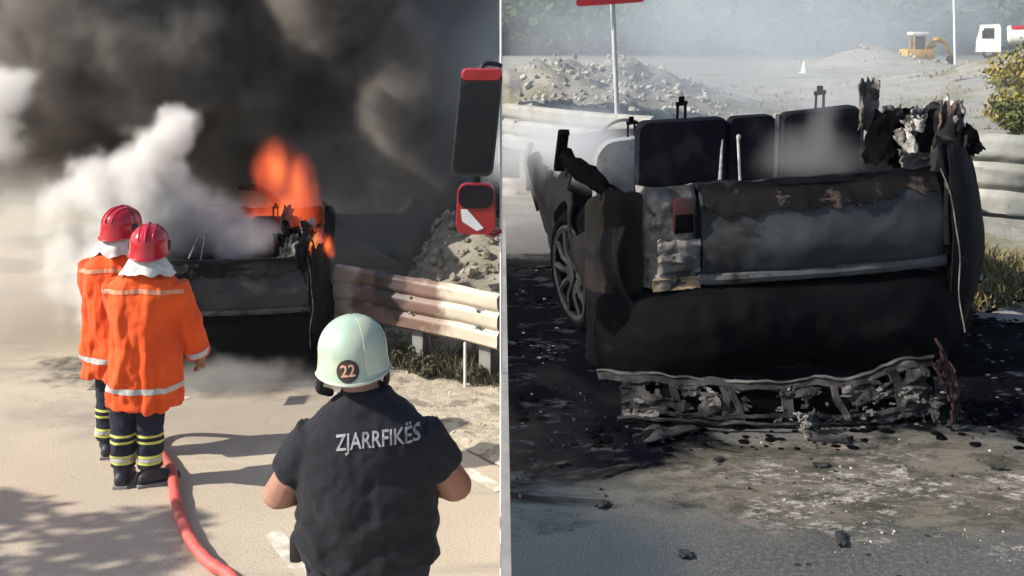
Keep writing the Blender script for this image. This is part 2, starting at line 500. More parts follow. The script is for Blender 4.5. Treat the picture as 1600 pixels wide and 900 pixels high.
# ---- upper road: dark asphalt under the burnt wreck, with film of foam and ash
def up_road_mat():
    m = bpy.data.materials.new('wet_sooty_asphalt'); m.use_nodes = True
    nt = m.node_tree; b = nt.nodes['Principled BSDF']
    pos = nt.nodes.new('ShaderNodeNewGeometry').outputs['Position']
    nz = lambda s, d=5, r=0.65, di=0.0: _noise(nt, pos, s, d, r, di)
    ctr = lambda x, a: _math(nt, 'MULTIPLY', _math(nt, 'SUBTRACT', x, 0.5), a)
    col = _mix(nt, _ramp(nt, nz(0.7), 0.35, 0.65), (0.098, 0.098, 0.097), (0.062, 0.066, 0.070))
    col = _mix(nt, _ramp(nt, nz(60, 3), 0.4, 0.75), col, (0.145, 0.14, 0.132))
    # soft cast shade near the wall, painted bluish dark into the asphalt colour
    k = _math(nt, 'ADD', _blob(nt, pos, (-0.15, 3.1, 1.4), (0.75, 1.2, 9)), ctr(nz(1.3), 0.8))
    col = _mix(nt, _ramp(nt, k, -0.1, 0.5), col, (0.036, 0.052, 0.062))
    # beige dried film
    k = _math(nt, 'ADD', _blob(nt, pos, (1.35, 3.85, 1.4), (1.25, 0.62, 9)), ctr(nz(1.1), 0.9))
    film = _ramp(nt, k, 0.0, 0.5)
    mp = nt.nodes.new('ShaderNodeMapping'); nt.links.new(pos, mp.inputs[0]); mp.inputs['Scale'].default_value = (0.75, 1.25, 1); mp.inputs['Rotation'].default_value = (0, 0, 0.35)
    tint = _mix(nt, _ramp(nt, _noise(nt, mp.outputs[0], 8, 8, 0.8, 0.15), 0.40, 0.60), (0.155, 0.140, 0.108), (0.054, 0.051, 0.040))
    col = _mix(nt, film, col, tint)
    col = _mix(nt, _math(nt, 'MULTIPLY', film, _ramp(nt, nz(2.3, 4), 0.56, 0.68)), col, (0.24, 0.185, 0.165))
    # curdled foam crust
    crust = _math(nt, 'MULTIPLY', _ramp(nt, _noise(nt, mp.outputs[0], 26, 8, 0.8, 0.3), 0.48, 0.56), _ramp(nt, _noise(nt, mp.outputs[0], 3.0, 7, 0.75, 0.3), 0.46, 0.53))
    k2 = _math(nt, 'ADD', _blob(nt, pos, (1.50, 3.72, 1.4), (0.90, 0.52, 9)), ctr(nz(1.9), 1.0))
    crust = _math(nt, 'MULTIPLY', crust, _ramp(nt, k2, -0.05, 0.4))
    col = _mix(nt, _math(nt, 'MULTIPLY', crust, 0.8), col, (0.48, 0.44, 0.385))
    # soot: under and around the wreck
    ks = [_blob(nt, pos, (1.3, 6.2, 1.4), (1.75, 1.9, 9)), _blob(nt, pos, (0.0, 5.7, 1.4), (1.2, 2.0, 9)), _blob(nt, pos, (2.3, 5.2, 1.4), (0.9, 1.0, 9))]
    k = _math(nt, 'MAXIMUM', _math(nt, 'MAXIMUM', ks[0], ks[1]), ks[2])
    k = _math(nt, 'ADD', k, ctr(_noise(nt, mp.outputs[0], 2.6, 6, 0.68, 0.5), 0.9))
    soot = _ramp(nt, k, -0.08, 0.10)
    streak = _ramp(nt, _noise(nt, mp.outputs[0], 9, 5, 0.65, 0.4), 0.55, 0.68)
    sc = _mix(nt, streak, (0.0025, 0.003, 0.005), (0.034, 0.038, 0.046))
    col = _mix(nt, soot, col, sc)
    # specks
    vo = nt.nodes.new('ShaderNodeTexVoronoi'); vo.inputs['Scale'].default_value = 13; nt.links.new(pos, vo.inputs['Vector'])
    spk = _math(nt, 'MULTIPLY', _math(nt, 'LESS_THAN', vo.outputs[0], 0.13), _ramp(nt, nz(3.0, 3), 0.52, 0.58))
    col = _mix(nt, _math(nt, 'MULTIPLY', spk, 0.9), col, (0.018, 0.018, 0.018))
    # pale dust away from the fire
    sx = nt.nodes.new('ShaderNodeSeparateXYZ'); nt.links.new(pos, sx.inputs[0])
    far = _math(nt, 'ADD', _ramp(nt, sx.outputs[1], 7.2, 9.5), ctr(nz(0.9), 0.3), clamp=True)
    col = _mix(nt, far, col, _mix(nt, _ramp(nt, nz(1.5), 0.4, 0.6), (0.33, 0.32, 0.30), (0.26, 0.25, 0.235)))
    nt.links.new(col, b.inputs['Base Color'])
    wet = _math(nt, 'SUBTRACT', 0.85, _math(nt, 'MULTIPLY', _math(nt, 'MULTIPLY', soot, streak), 0.30))
    nt.links.new(_math(nt, 'MULTIPLY', _math(nt, 'SUBTRACT', 1.0, _math(nt, 'MULTIPLY', soot, 0.97)), 0.12), b.inputs['Specular IOR Level'])
    nt.links.new(wet, b.inputs['Roughness'])
    bn = nt.nodes.new('ShaderNodeBump'); bn.inputs['Strength'].default_value = 0.5; bn.inputs['Distance'].default_value = 0.012
    hh = _math(nt, 'ADD', nz(130, 4), _math(nt, 'MULTIPLY', crust, 1.2))
    nt.links.new(hh, bn.inputs['Height']); nt.links.new(bn.outputs[0], b.inputs['Normal'])
    return m
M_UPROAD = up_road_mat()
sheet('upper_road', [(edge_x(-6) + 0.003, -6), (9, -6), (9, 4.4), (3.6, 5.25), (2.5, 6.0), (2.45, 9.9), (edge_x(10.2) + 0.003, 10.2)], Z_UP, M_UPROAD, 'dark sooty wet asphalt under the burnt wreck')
# retaining wall holding the upper road (its crown is flush with the asphalt)
mb = MB()
for i in range(20):
    a, c = -6 + i * 0.8, -6 + (i + 1) * 0.8
    vs = [(edge_x(a) - 0.004, a, -0.05), (edge_x(c) - 0.004, c, -0.05), (edge_x(c) - 0.004, c, Z_UP + 0.004), (edge_x(a) - 0.004, a, Z_UP + 0.004),
          (edge_x(a) + 0.18, a, -0.05), (edge_x(c) + 0.18, c, -0.05), (edge_x(c) + 0.18, c, Z_UP - 0.02), (edge_x(a) + 0.18, a, Z_UP - 0.02)]
    mb.add(vs, [(0, 1, 2, 3), (4, 7, 6, 5), (3, 2, 6, 7)])
o = mb.build('retaining_wall', mat('raw_concrete', (0.36, 0.35, 0.33), (0.27, 0.26, 0.245), 0.85, 3, bump=0.3), smooth=False)
tag(o, 'grey concrete retaining wall between the two road levels', kind='structure')

# ------------------------------------------------------------------ smoke, steam, flame and haze (real volumes)
def volume_thing(name, label, lo, hi, voxel, blobs, material, warp=0.5, wscale=0.7, amp=0.9, nscale=1.3, edge=(0.0, 0.35), right_edge=True, seed=0.0, squash=1.0):
    ng = bpy.data.node_groups.new(name, 'GeometryNodeTree')
    ng.interface.new_socket('Geometry', in_out='OUTPUT', socket_type='NodeSocketGeometry')
    N, L = ng.nodes, ng.links
    pos = N.new('GeometryNodeInputPosition').outputs[0]
    off = N.new('ShaderNodeVectorMath'); off.operation = 'ADD'; L.new(pos, off.inputs[0]); off.inputs[1].default_value = (seed, seed * 0.7, seed * 1.3)
    st = N.new('ShaderNodeVectorMath'); st.operation = 'MULTIPLY'; L.new(off.outputs[0], st.inputs[0]); st.inputs[1].default_value = (1, 1, squash)
    w = N.new('ShaderNodeTexNoise'); w.inputs['Scale'].default_value = wscale; w.inputs['Detail'].default_value = 3; L.new(st.outputs[0], w.inputs['Vector'])
    ws = N.new('ShaderNodeVectorMath'); ws.operation = 'SUBTRACT'; L.new(w.outputs[1], ws.inputs[0]); ws.inputs[1].default_value = (0.5, 0.5, 0.5)
    wm = N.new('ShaderNodeVectorMath'); wm.operation = 'SCALE'; L.new(ws.outputs[0], wm.inputs[0]); wm.inputs['Scale'].default_value = warp * 2
    wp = N.new('ShaderNodeVectorMath'); wp.operation = 'ADD'; L.new(pos, wp.inputs[0]); L.new(wm.outputs[0], wp.inputs[1])
    val = None
    for c, r, wt in blobs:
        k = _math_b(ng, _blob(ng, wp.outputs[0], c, r), wt)
        val = k if val is None else _math(ng, 'MAXIMUM', val, k)
    nz = N.new('ShaderNodeTexNoise'); nz.inputs['Scale'].default_value = nscale; nz.inputs['Detail'].default_value = 6; nz.inputs['Roughness'].default_value = 0.68
    L.new(st.outputs[0], nz.inputs['Vector'])
    v2 = _math(ng, 'ADD', val, _math(ng, 'MULTIPLY', _math(ng, 'SUBTRACT', nz.outputs[0], 0.5), amp))
    mr = N.new('ShaderNodeMapRange'); mr.interpolation_type = 'SMOOTHSTEP'; mr.inputs[1].default_value = edge[0]; mr.inputs[2].default_value = edge[1]
    L.new(v2, mr.inputs[0])
    d = mr.outputs[0]
    if right_edge:      # the drift stays on the lower road's side of the wall
        sx = N.new('ShaderNodeSeparateXYZ'); L.new(pos, sx.inputs[0])
        q = _math(ng, 'MULTIPLY_ADD', sx.outputs[1], -0.0100, -0.01)
        e = _math(ng, 'SUBTRACT', q, sx.outputs[0])
        r2 = N.new('ShaderNodeMapRange'); r2.inputs[1].default_value = 0.0; r2.inputs[2].default_value = 0.12; L.new(e, r2.inputs[0])
        d = _math(ng, 'MULTIPLY', d, r2.outputs[0])
    vc = N.new('GeometryNodeVolumeCube')
    L.new(d, vc.inputs['Density'])
    vc.inputs['Min'].default_value = lo; vc.inputs['Max'].default_value = hi
    for ax, a, b_ in zip('XYZ', lo, hi): vc.inputs['Resolution ' + ax].default_value = max(4, int((b_ - a) / voxel))
    sm_ = N.new('GeometryNodeSetMaterial'); sm_.inputs['Material'].default_value = material
    L.new(vc.outputs[0], sm_.inputs[0])
    out = N.new('NodeGroupOutput'); L.new(sm_.outputs[0], out.inputs[0])
    me = bpy.data.meshes.new(name); me.from_pydata([lo, hi], [], [])
    o = new_obj(name, me, material)
    m = o.modifiers.new('volume', 'NODES'); m.node_group = ng
    tag(o, label, kind='stuff')
    return o
def _math_b(ng, x, w):
    return x if w == 1 else _math(ng, 'MULTIPLY', x, w)

def smoke_mat(name, color, dens, aniso=0.2, emit=None, estr=0.0):
    m = bpy.data.materials.new(name); m.use_nodes = True
    nt = m.node_tree; nt.nodes.remove(nt.nodes['Principled BSDF'])
    pv = nt.nodes.new('ShaderNodeVolumePrincipled')
    pv.inputs['Color'].default_value = (*color, 1); pv.inputs['Density'].default_value = dens
    pv.inputs['Anisotropy'].default_value = aniso
    if emit:
        at = nt.nodes.new('ShaderNodeAttribute'); at.attribute_name = 'density'
        nt.links.new(_mix(nt, _ramp(nt, at.outputs['Fac'], 0.35, 1.0), emit, (1.0, 0.30, 0.06)), pv.inputs['Emission Color'])
        nt.links.new(_math(nt, 'MULTIPLY', at.outputs['Fac'], estr), pv.inputs['Emission Strength'])
    nt.links.new(pv.outputs[0], nt.nodes['Material Output'].inputs['Volume'])
    return m

def billows(seed, n, lo, hi, rmin, rmax, w=1.0):
    R = rng(seed); out = []
    for _ in range(n):
        r = R.uniform(rmin, rmax)
        out.append((tuple(R.uniform(a, b) for a, b in zip(lo, hi)), (r, r, r * R.uniform(0.8, 1.1)), w))
    return out
volume_thing('dark_smoke', 'thick dark grey smoke rolling up behind the burning car', (-9.0, 10.9, 0.3), (-0.08, 16.6, 4.6), 0.06,
    [((-5.8, 14.9, 2.9), (4.4, 2.0, 2.5), 0.8), ((-3.0, 14.4, 3.0), (3.0, 2.0, 2.6), 0.8)]
    + billows(5, 9, (-5.2, 12.6, 2.3), (-1.7, 13.6, 4.3), 0.75, 1.25) + billows(6, 6, (-8.2, 13.0, 2.0), (-5.2, 14.0, 4.2), 0.8, 1.3, 0.8)
    + [((-2.1, 12.6, 3.6), (0.9, 0.9, 0.9), 1.2), ((-1.30, 12.7, 2.25), (0.62, 0.8, 0.95), 1.0), ((-1.0, 13.0, 1.5), (0.6, 0.8, 0.6), 0.7), ((-0.35, 13.8, 3.9), (0.5, 1.0, 0.9), 0.9)],
    smoke_mat('dark_smoke', (0.385, 0.362, 0.335), 5.5), warp=0.42, wscale=0.9, amp=0.85, nscale=1.5, edge=(0.0, 0.28))
volume_thing('grey_smoke', 'thin blue grey smoke drifting beside the dark column', (-3.8, 11.4, 0.35), (-0.08, 17.6, 5.0), 0.085,
    [((-0.5, 14.4, 2.4), (2.6, 2.6, 3.1), 1.0), ((-1.7, 13.2, 1.0), (1.6, 1.2, 1.0), 1.1)],
    smoke_mat('grey_smoke', (0.62, 0.615, 0.61), 1.35), warp=0.6, wscale=0.8, amp=1.3, nscale=1.1, edge=(0.0, 0.6), seed=4.0)
volume_thing('white_steam', 'dense cream white steam billowing beside the burning car', (-4.8, 8.7, 0.0), (-2.5, 10.6, 2.7), 0.032,
    [((-3.28, 9.6, 1.40), (0.42, 0.40, 0.75), 1), ((-3.06, 9.65, 1.98), (0.30, 0.30, 0.30), 1), ((-3.45, 9.5, 0.75), (0.45, 0.4, 0.6), 0.8), ((-3.55, 9.6, 1.55), (0.34, 0.34, 0.36), 0.85), ((-3.20, 9.6, 1.72), (0.36, 0.34, 0.34), 0.9), ((-3.85, 9.7, 1.45), (0.32, 0.36, 0.40), 0.42), ((-3.9, 9.7, 0.95), (0.28, 0.36, 0.50), 0.4)],
    smoke_mat('white_steam', (1.0, 0.985, 0.955), 8.5, 0.0), warp=0.26, wscale=2.6, amp=1.45, nscale=3.6, edge=(0.0, 0.55), seed=2.0)
volume_thing('steam_veil', 'thin white steam veil over the roofless burning car', (-3.9, 9.36, 0.85), (-1.95, 10.05, 1.95), 0.035,
    [((-2.95, 9.72, 1.24), (0.66, 0.30, 0.40), 1), ((-2.42, 9.72, 1.12), (0.40, 0.28, 0.24), 0.95)],
    smoke_mat('steam_veil', (0.995, 0.98, 0.955), 4.6, 0.1), warp=0.22, wscale=2.0, amp=1.1, nscale=3.0, edge=(0.0, 0.5), seed=7.0)
volume_thing('ground_mist', 'pale beige mist hanging low over the road', (-9.5, 9.0, 0.0), (-2.2, 14.5, 1.9), 0.09,
    [((-5.6, 11.2, 0.55), (3.4, 2.2, 1.15), 1)],
    smoke_mat('pale_mist', (0.93, 0.89, 0.82), 0.50, 0.2), warp=0.4, wscale=0.9, amp=1.1, nscale=1.4, edge=(0.0, 0.7), seed=9.0)
volume_thing('wet_ash_mist', 'faint grey steam low around the foot of the burning car', (-3.6, 8.5, 0.0), (-1.2, 9.25, 0.5), 0.03,
    [((-2.4, 8.95, 0.08), (1.15, 0.30, 0.24), 1)],
    smoke_mat('ash_mist', (0.80, 0.79, 0.78), 2.4, 0.2), warp=0.15, wscale=2.5, amp=1.2, nscale=4.0, edge=(0.1, 0.7), seed=14.0)
volume_thing('side_steam', 'white steam cloud at the far left above the road', (-7.6, 10.6, 1.3), (-4.9, 13.0, 3.3), 0.05,
    [((-5.55, 11.7, 2.25), (0.48, 0.42, 0.42), 1), ((-5.6, 11.7, 1.80), (0.38, 0.4, 0.35), 0.7)],
    smoke_mat('side_steam', (0.97, 0.965, 0.95), 4.0, 0.1), warp=0.28, wscale=1.6, amp=1.0, nscale=2.6, edge=(0.0, 0.4), seed=6.0)
volume_thing('flame', 'orange flame rising from the burning car', (-3.0, 9.7, 0.8), (-1.5, 10.6, 2.2), 0.028,
    [((-2.12, 10.15, 1.22), (0.34, 0.26, 0.40), 1), ((-2.22, 10.15, 1.60), (0.22, 0.18, 0.36), 0.95), ((-1.98, 10.15, 1.48), (0.20, 0.16, 0.34), 0.9), ((-2.38, 10.15, 1.25), (0.2, 0.18, 0.30), 0.7)],
    smoke_mat('flame', (0.5, 0.3, 0.2), 1.5, 0.0, (1.0, 0.115, 0.035), 4.6), warp=0.24, wscale=3.0, amp=1.3, nscale=4.2, edge=(-0.1, 1.0), seed=1.0, squash=0.5, right_edge=False)
volume_thing('corner_flame', 'small orange flame licking the right rear corner of the burning car', (-2.0, 9.35, 0.9), (-1.45, 9.8, 1.45), 0.018,
    [((-1.74, 9.55, 1.10), (0.10, 0.08, 0.16), 1), ((-1.62, 9.55, 1.06), (0.06, 0.06, 0.12), 0.9)],
    smoke_mat('corner_flame', (0.5, 0.3, 0.2), 1.5, 0.0, (1.0, 0.12, 0.035), 9.0), warp=0.08, wscale=6, amp=1.2, nscale=9.0, edge=(0.0, 0.7), seed=3.0, squash=0.5, right_edge=False)

# ------------------------------------------------------------------ guardrails
def resample(path, step):
    path = [Vector(p) for p in path]
    out = [path[0]]
    for a, b in zip(path, path[1:]):
        n = max(1, int((b - a).length / step))
        out += [a.lerp(b, i / n) for i in range(1, n + 1)]
    return out
def smooth_path(path, n=8):
    P = [Vector(p) for p in path]
    P = [P[0] * 2 - P[1]] + P + [P[-1] * 2 - P[-2]]
    out = []
    for i in range(1, len(P) - 2):
        for k in range(n):
            t = k / n
            a, b, c, d = P[i - 1], P[i], P[i + 1], P[i + 2]
            out.append(0.5 * ((2 * b) + (c - a) * t + (2 * a - 5 * b + 4 * c - d) * t * t + (3 * b - a - 3 * c + d) * t ** 3))
    out.append(P[-2])
    return out
def rail_profile(n=30):
    out = []
    for i in range(n + 1):
        t = i / n
        off = 0.0
        for g in (1 / 3, 2 / 3):
            off -= 0.030 * math.exp(-((t - g) / 0.045) ** 2)
        e = min(t, 1 - t)
        off -= 0.05 * math.exp(-(e / 0.03) ** 2)
        out.append((off, t))
    return out
def guardrail(path, z0, z1, ground_z, side, post_ts, label, m_beam, dents=0.01, post_d=0.16, seed=0, group=None):
    """side = +1/-1: which way (perpendicular) the corrugated face looks"""
    path = [Vector((p[0], p[1], 0)) for p in path]
    org = path[0].copy(); org.z = ground_z
    t = thing('guardrail', label, 'guardrail', org, group=group)
    pts = smooth_path(path, 14)
    mb = MB()
    prof = rail_profile()
    rows = []
    for i, p in enumerate(pts):
        d = (pts[min(i + 1, len(pts) - 1)] - pts[max(i - 1, 0)]).normalized()
        n = Vector((d.y, -d.x, 0)) * side
        row = []
        for off, tt in prof:
            q = p + n * (off + 0.05 + dents * fbm(p.x * 2.3 + seed, p.y * 2.3, tt * 2))
            row.append(Vector((q.x - org.x, q.y - org.y, z0 + (z1 - z0) * tt + dents * 0.8 * fbm(p.x * 1.7, p.y * 1.7 + seed, 5))))
        rows.append(row)
    L = len(rows); K = len(prof)
    mb.grid(lambda u, v: rows[round(u * (L - 1))][round(v * (K - 1))], L, K, thick=0.004)
    mb.build('beam', m_beam, t)
    full = pts
    for s in post_ts:
        i = int(s * (len(full) - 1)); p = full[i]
        d = (full[min(i + 1, len(full) - 1)] - full[max(i - 1, 0)]).normalized()
        n = Vector((d.y, -d.x, 0)) * side
        ang = math.atan2(d.y, d.x)
        c = p - n * 0.10 - org; c.z = 0
        pm = MB()
        pm.box((0, 0, (z1 - 0.04) / 2 - 0.1), (0.012, 0.10, z1 - 0.04 + 0.2))           # web
        pm.box((0.0, 0.05, (z1 - 0.04) / 2 - 0.1), (post_d * 0.75, 0.010, z1 - 0.04 + 0.2))
        pm.box((0.0, -0.05, (z1 - 0.04) / 2 - 0.1), (post_d * 0.75, 0.010, z1 - 0.04 + 0.2))
        po = pm.build('post', M_POST, t, smooth=False, loc=c); po.rotation_euler = (0, 0, ang)
        bm_ = MB(); bm_.box((0, 0, 0), (0.09, 0.075, 0.22), bev=0.006)
        bl = bm_.build('spacer_block', M_POST, t, loc=(c + n * 0.09 + Vector((0, 0, (z0 + z1) / 2)))); bl.rotation_euler = (0, 0, ang)
        for dz in (0.12, -0.12):
            bb = MB(); bb.ball((0, 0, 0), (0.014, 0.014, 0.014), 8, 5)
            bb.build('bolt', M_POST, t, loc=c + n * 0.148 + Vector((0, 0, (z0 + z1) / 2 + dz * 0.55)))
    return t

# soot-stained beam of the lower rail (stain has its own shape, painted by the fire)
def stained_rail():
    m = bpy.data.materials.new('heat_stained_rail'); m.use_nodes = True
    nt = m.node_tree; b = nt.nodes['Principled BSDF']
    pos = nt.nodes.new('ShaderNodeNewGeometry').outputs['Position']
    col = _mix(nt, _ramp(nt, _noise(nt, pos, 3, 5), 0.35, 0.65), (0.60, 0.53, 0.42), (0.50, 0.44, 0.35))
    k = _math(nt, 'ADD', _blob(nt, pos, (-1.0, 9.5, 0.65), (0.50, 3, 0.9)), _math(nt, 'MULTIPLY', _math(nt, 'SUBTRACT', _noise(nt, pos, 4.5, 5, 0.65), 0.5), 1.3))
    col = _mix(nt, _ramp(nt, k, 0.0, 0.4), col, (0.17, 0.105, 0.08))
    k = _math(nt, 'ADD', _blob(nt, pos, (-1.05, 9.5, 0.75), (0.22, 3, 0.4)), _math(nt, 'MULTIPLY', _math(nt, 'SUBTRACT', _noise(nt, pos, 6, 5, 0.65), 0.5), 1.2))
    col = _mix(nt, _ramp(nt, k, 0.05, 0.4), col, (0.05, 0.035, 0.035))
    vo = _ramp(nt, _noise(nt, pos, 22, 3), 0.70, 0.74)
    col = _mix(nt, _math(nt, 'MULTIPLY', vo, 0.7), col, (0.12, 0.10, 0.08))
    nt.links.new(col, b.inputs['Base Color']); b.inputs['Roughness'].default_value = 0.55
    return m
guardrail([(-1.60, 9.95), (-0.85, 9.42), (-0.092, 8.86)], 0.36, 0.82, 0.0, 1, (0.22, 0.52, 0.90),
          'cream three ridged guardrail with brown heat stain right of the burning car', stained_rail(), 0.012, seed=3)
guardrail([(-0.06, 10.95), (0.55, 10.05), (1.22, 9.38)], 0.36, 0.82, Z_UP, 1, (0.12, 0.62),
          'pale grey guardrail behind the burnt wreck below the triangular sign', M_RAILDARK, 0.006, seed=8)
guardrail([(2.40, 6.50), (2.66, 6.14), (3.10, 6.00), (4.30, 5.86)], 0.53, 1.00, Z_UP, 1, (0.10, 0.75),
          'dented pale guardrail right of the burnt wreck above dry grass', M_RAILDARK, 0.022, seed=13)

# slender white marker stake standing at one post of the lower rail
mb = MB(); mb.tube([(0, 0, -0.05), (0, 0, 0.37)], 0.011, 8); mb.ball((0, 0, 0.37), 0.012, 8, 5)
tag(mb.build('marker_stake', M_WHITEPAINT, loc=(-0.385, 8.90, 0.03)), 'thin white stake standing in front of the guardrail post', 'stake')

# ------------------------------------------------------------------ white post at the wall, with truck mirrors bracketed to it
POST_Y = 5.0
px_ = edge_x(POST_Y) - 0.0055
mb = MB(); mb.tube([(0, 0, 0), (0, 0, 3.6)], 0.0052, 10); mb.ball((0, 0, 3.6), 0.007, 8, 5)
t = thing('white_post', 'thin straight white post standing at the wall between the two roads', 'post', (px_, POST_Y, 0))
mb.build('pole', mat('bright_white_paint', (0.9, 0.9, 0.9), (0.86, 0.86, 0.86), 0.6, 5), t)
mb = MB(); mb.box((-0.0, 0, 0.01), (0.05, 0.05, 0.02), bev=0.004); mb.build('foot_plate', M_WHITEPAINT, t)

M_RED = mat('red_lacquer', (0.42, 0.018, 0.022), (0.30, 0.012, 0.016), 0.32, 6, coat=0.3)
M_BLACKPL = mat('black_plastic', (0.015, 0.015, 0.017), (0.025, 0.025, 0.027), 0.55, 12)
M_MIRROR = mat('dark_mirror_glass', (0.012, 0.013, 0.022), (0.02, 0.018, 0.02), 0.06, 3, spec=0.35, r2=0.10)
mr = thing('vehicle_mirror', 'red and black double truck mirror bracketed to the white post', 'mirror', (-0.15, 4.9, 2.392))
def rrect(w, h, r, n=5, skew=0.0, taper=0.0):
    out = []
    for cx, cz, a0 in ((w / 2 - r, h / 2 - r, 0), (-w / 2 + r, h / 2 - r, 90), (-w / 2 + r, -h / 2 + r, 180), (w / 2 - r, -h / 2 + r, 270)):
        for k in range(n + 1):
            a = math.radians(a0 + 90 * k / n)
            x, z = cx + r * math.cos(a), cz + r * math.sin(a)
            out.append((x * (1 + taper * z / h) + skew * z, z))
    return out
def loft_rect(mb, w, h, r, secs, skew=0.0, taper=0.0):
    rings = []
    for y, k in secs:
        rings.append([(x, y, z) for x, z in rrect(w * k, h * (1 - (1 - k) * w / h), r * k, 5, skew, taper)])
    return mb.ring_loft(rings)
mb = MB(); loft_rect(mb, 0.190, 0.475, 0.035, [(-0.02, 0.97), (0.0, 1.0), (0.05, 0.97), (0.09, 0.75), (0.10, 0.45)], 0.10)
housing = mb.build('upper_housing', M_BLACKPL, mr, loc=(-0.008, 0, 0.165))
mb = MB(); loft_rect(mb, 0.165, 0.40, 0.025, [(-0.0235, 1.0), (-0.018, 1.0)], 0.10)
g = mb.build('glass', M_MIRROR, housing, loc=(-0.0035, 0, -0.015))
mb = MB(); loft_rect(mb, 0.178, 0.055, 0.02, [(-0.028, 0.95), (-0.01, 1.03), (0.06, 1.0)], 0.10)
mb.build('red_cap', M_RED, housing, loc=(0.022, 0, 0.222))
mb = MB(); loft_rect(mb, 0.175, 0.235, 0.045, [(-0.02, 0.96), (0.0, 1.0), (0.05, 0.95), (0.085, 0.7)], 0.02, -0.10)
low = mb.build('lower_housing', M_RED, mr, loc=(-0.012, 0, -0.215))
mb = MB(); loft_rect(mb, 0.155, 0.105, 0.04, [(-0.0245, 1.0), (-0.018, 1.0)])
mb.build('glass', M_MIRROR, low, loc=(0.0, 0, 0.055))
mb = MB(); mb.add([(-0.068, -0.0235, 0.0), (-0.040, -0.0235, 0.0), (0.035, -0.0235, -0.085), (0.005, -0.0235, -0.098), (-0.062, -0.0235, -0.055)], [(0, 1, 2, 3, 4)])
mb.build('white_stripe', M_WHITEPAINT, low, smooth=False)
mb = MB(); mb.tube(smooth_path([(0.0, 0.03, 0.40), (0.03, 0.05, 0.435), (0.085, 0.09, 0.43), (px_ + 0.15, 0.1, 0.42)], 5), 0.011, 8)
mb.build('bracket_arm', M_BLACKPL, mr)
mb = MB(); mb.tube(smooth_path([(0.02, 0.05, -0.33), (0.06, 0.08, -0.345), (px_ + 0.15, 0.1, -0.335)], 5), 0.011, 8)
mb.build('bracket_arm', M_RED, mr)
mb = MB(); mb.tube([(-0.01, 0.04, -0.12), (-0.01, 0.04, -0.06)], 0.016, 8); mb.build('joint', M_BLACKPL, mr)

# ------------------------------------------------------------------ the two cars (same model of car, burning and burnt out)
M_SCORCH = mat('flaking_scorch', (0.004, 0.004, 0.005), (0.010, 0.009, 0.009), 0.7, 6, bump=0.5, bscale=18, spec=0.12, c3=(0.065, 0.048, 0.040), s3=7, lo3=0.55, hi3=0.62, dist=0.5)
M_BUMPER = mat('sooty_bumper', (0.0018, 0.0018, 0.0026), (0.0045, 0.0045, 0.0055), 0.55, 3.5, bump=0.4, bscale=16, spec=0.06, c3=(0.024, 0.022, 0.021), s3=3.0, lo3=0.60, hi3=0.76, r2=0.9)
M_BURNTRIM = mat('burnt_rim', (0.028, 0.028, 0.030), (0.008, 0.008, 0.009), 0.7, 9, spec=0.15)
def car_half_w(y, z):
    w = 0.93 + 0.05 * math.exp(-((z - 0.68) / 0.22) ** 2)
    w -= 0.16 * sm(0.42, 0.0, y) ** 1.6 + 0.14 * sm(3.7, 4.15, y)
    w -= 0.05 * sm(0.55, 0.18, z) + 0.06 * sm(0.6, 1.0, z)
    return w
LAMP_L, GATE_L, GATE_R = -0.70, -0.42, 0.72
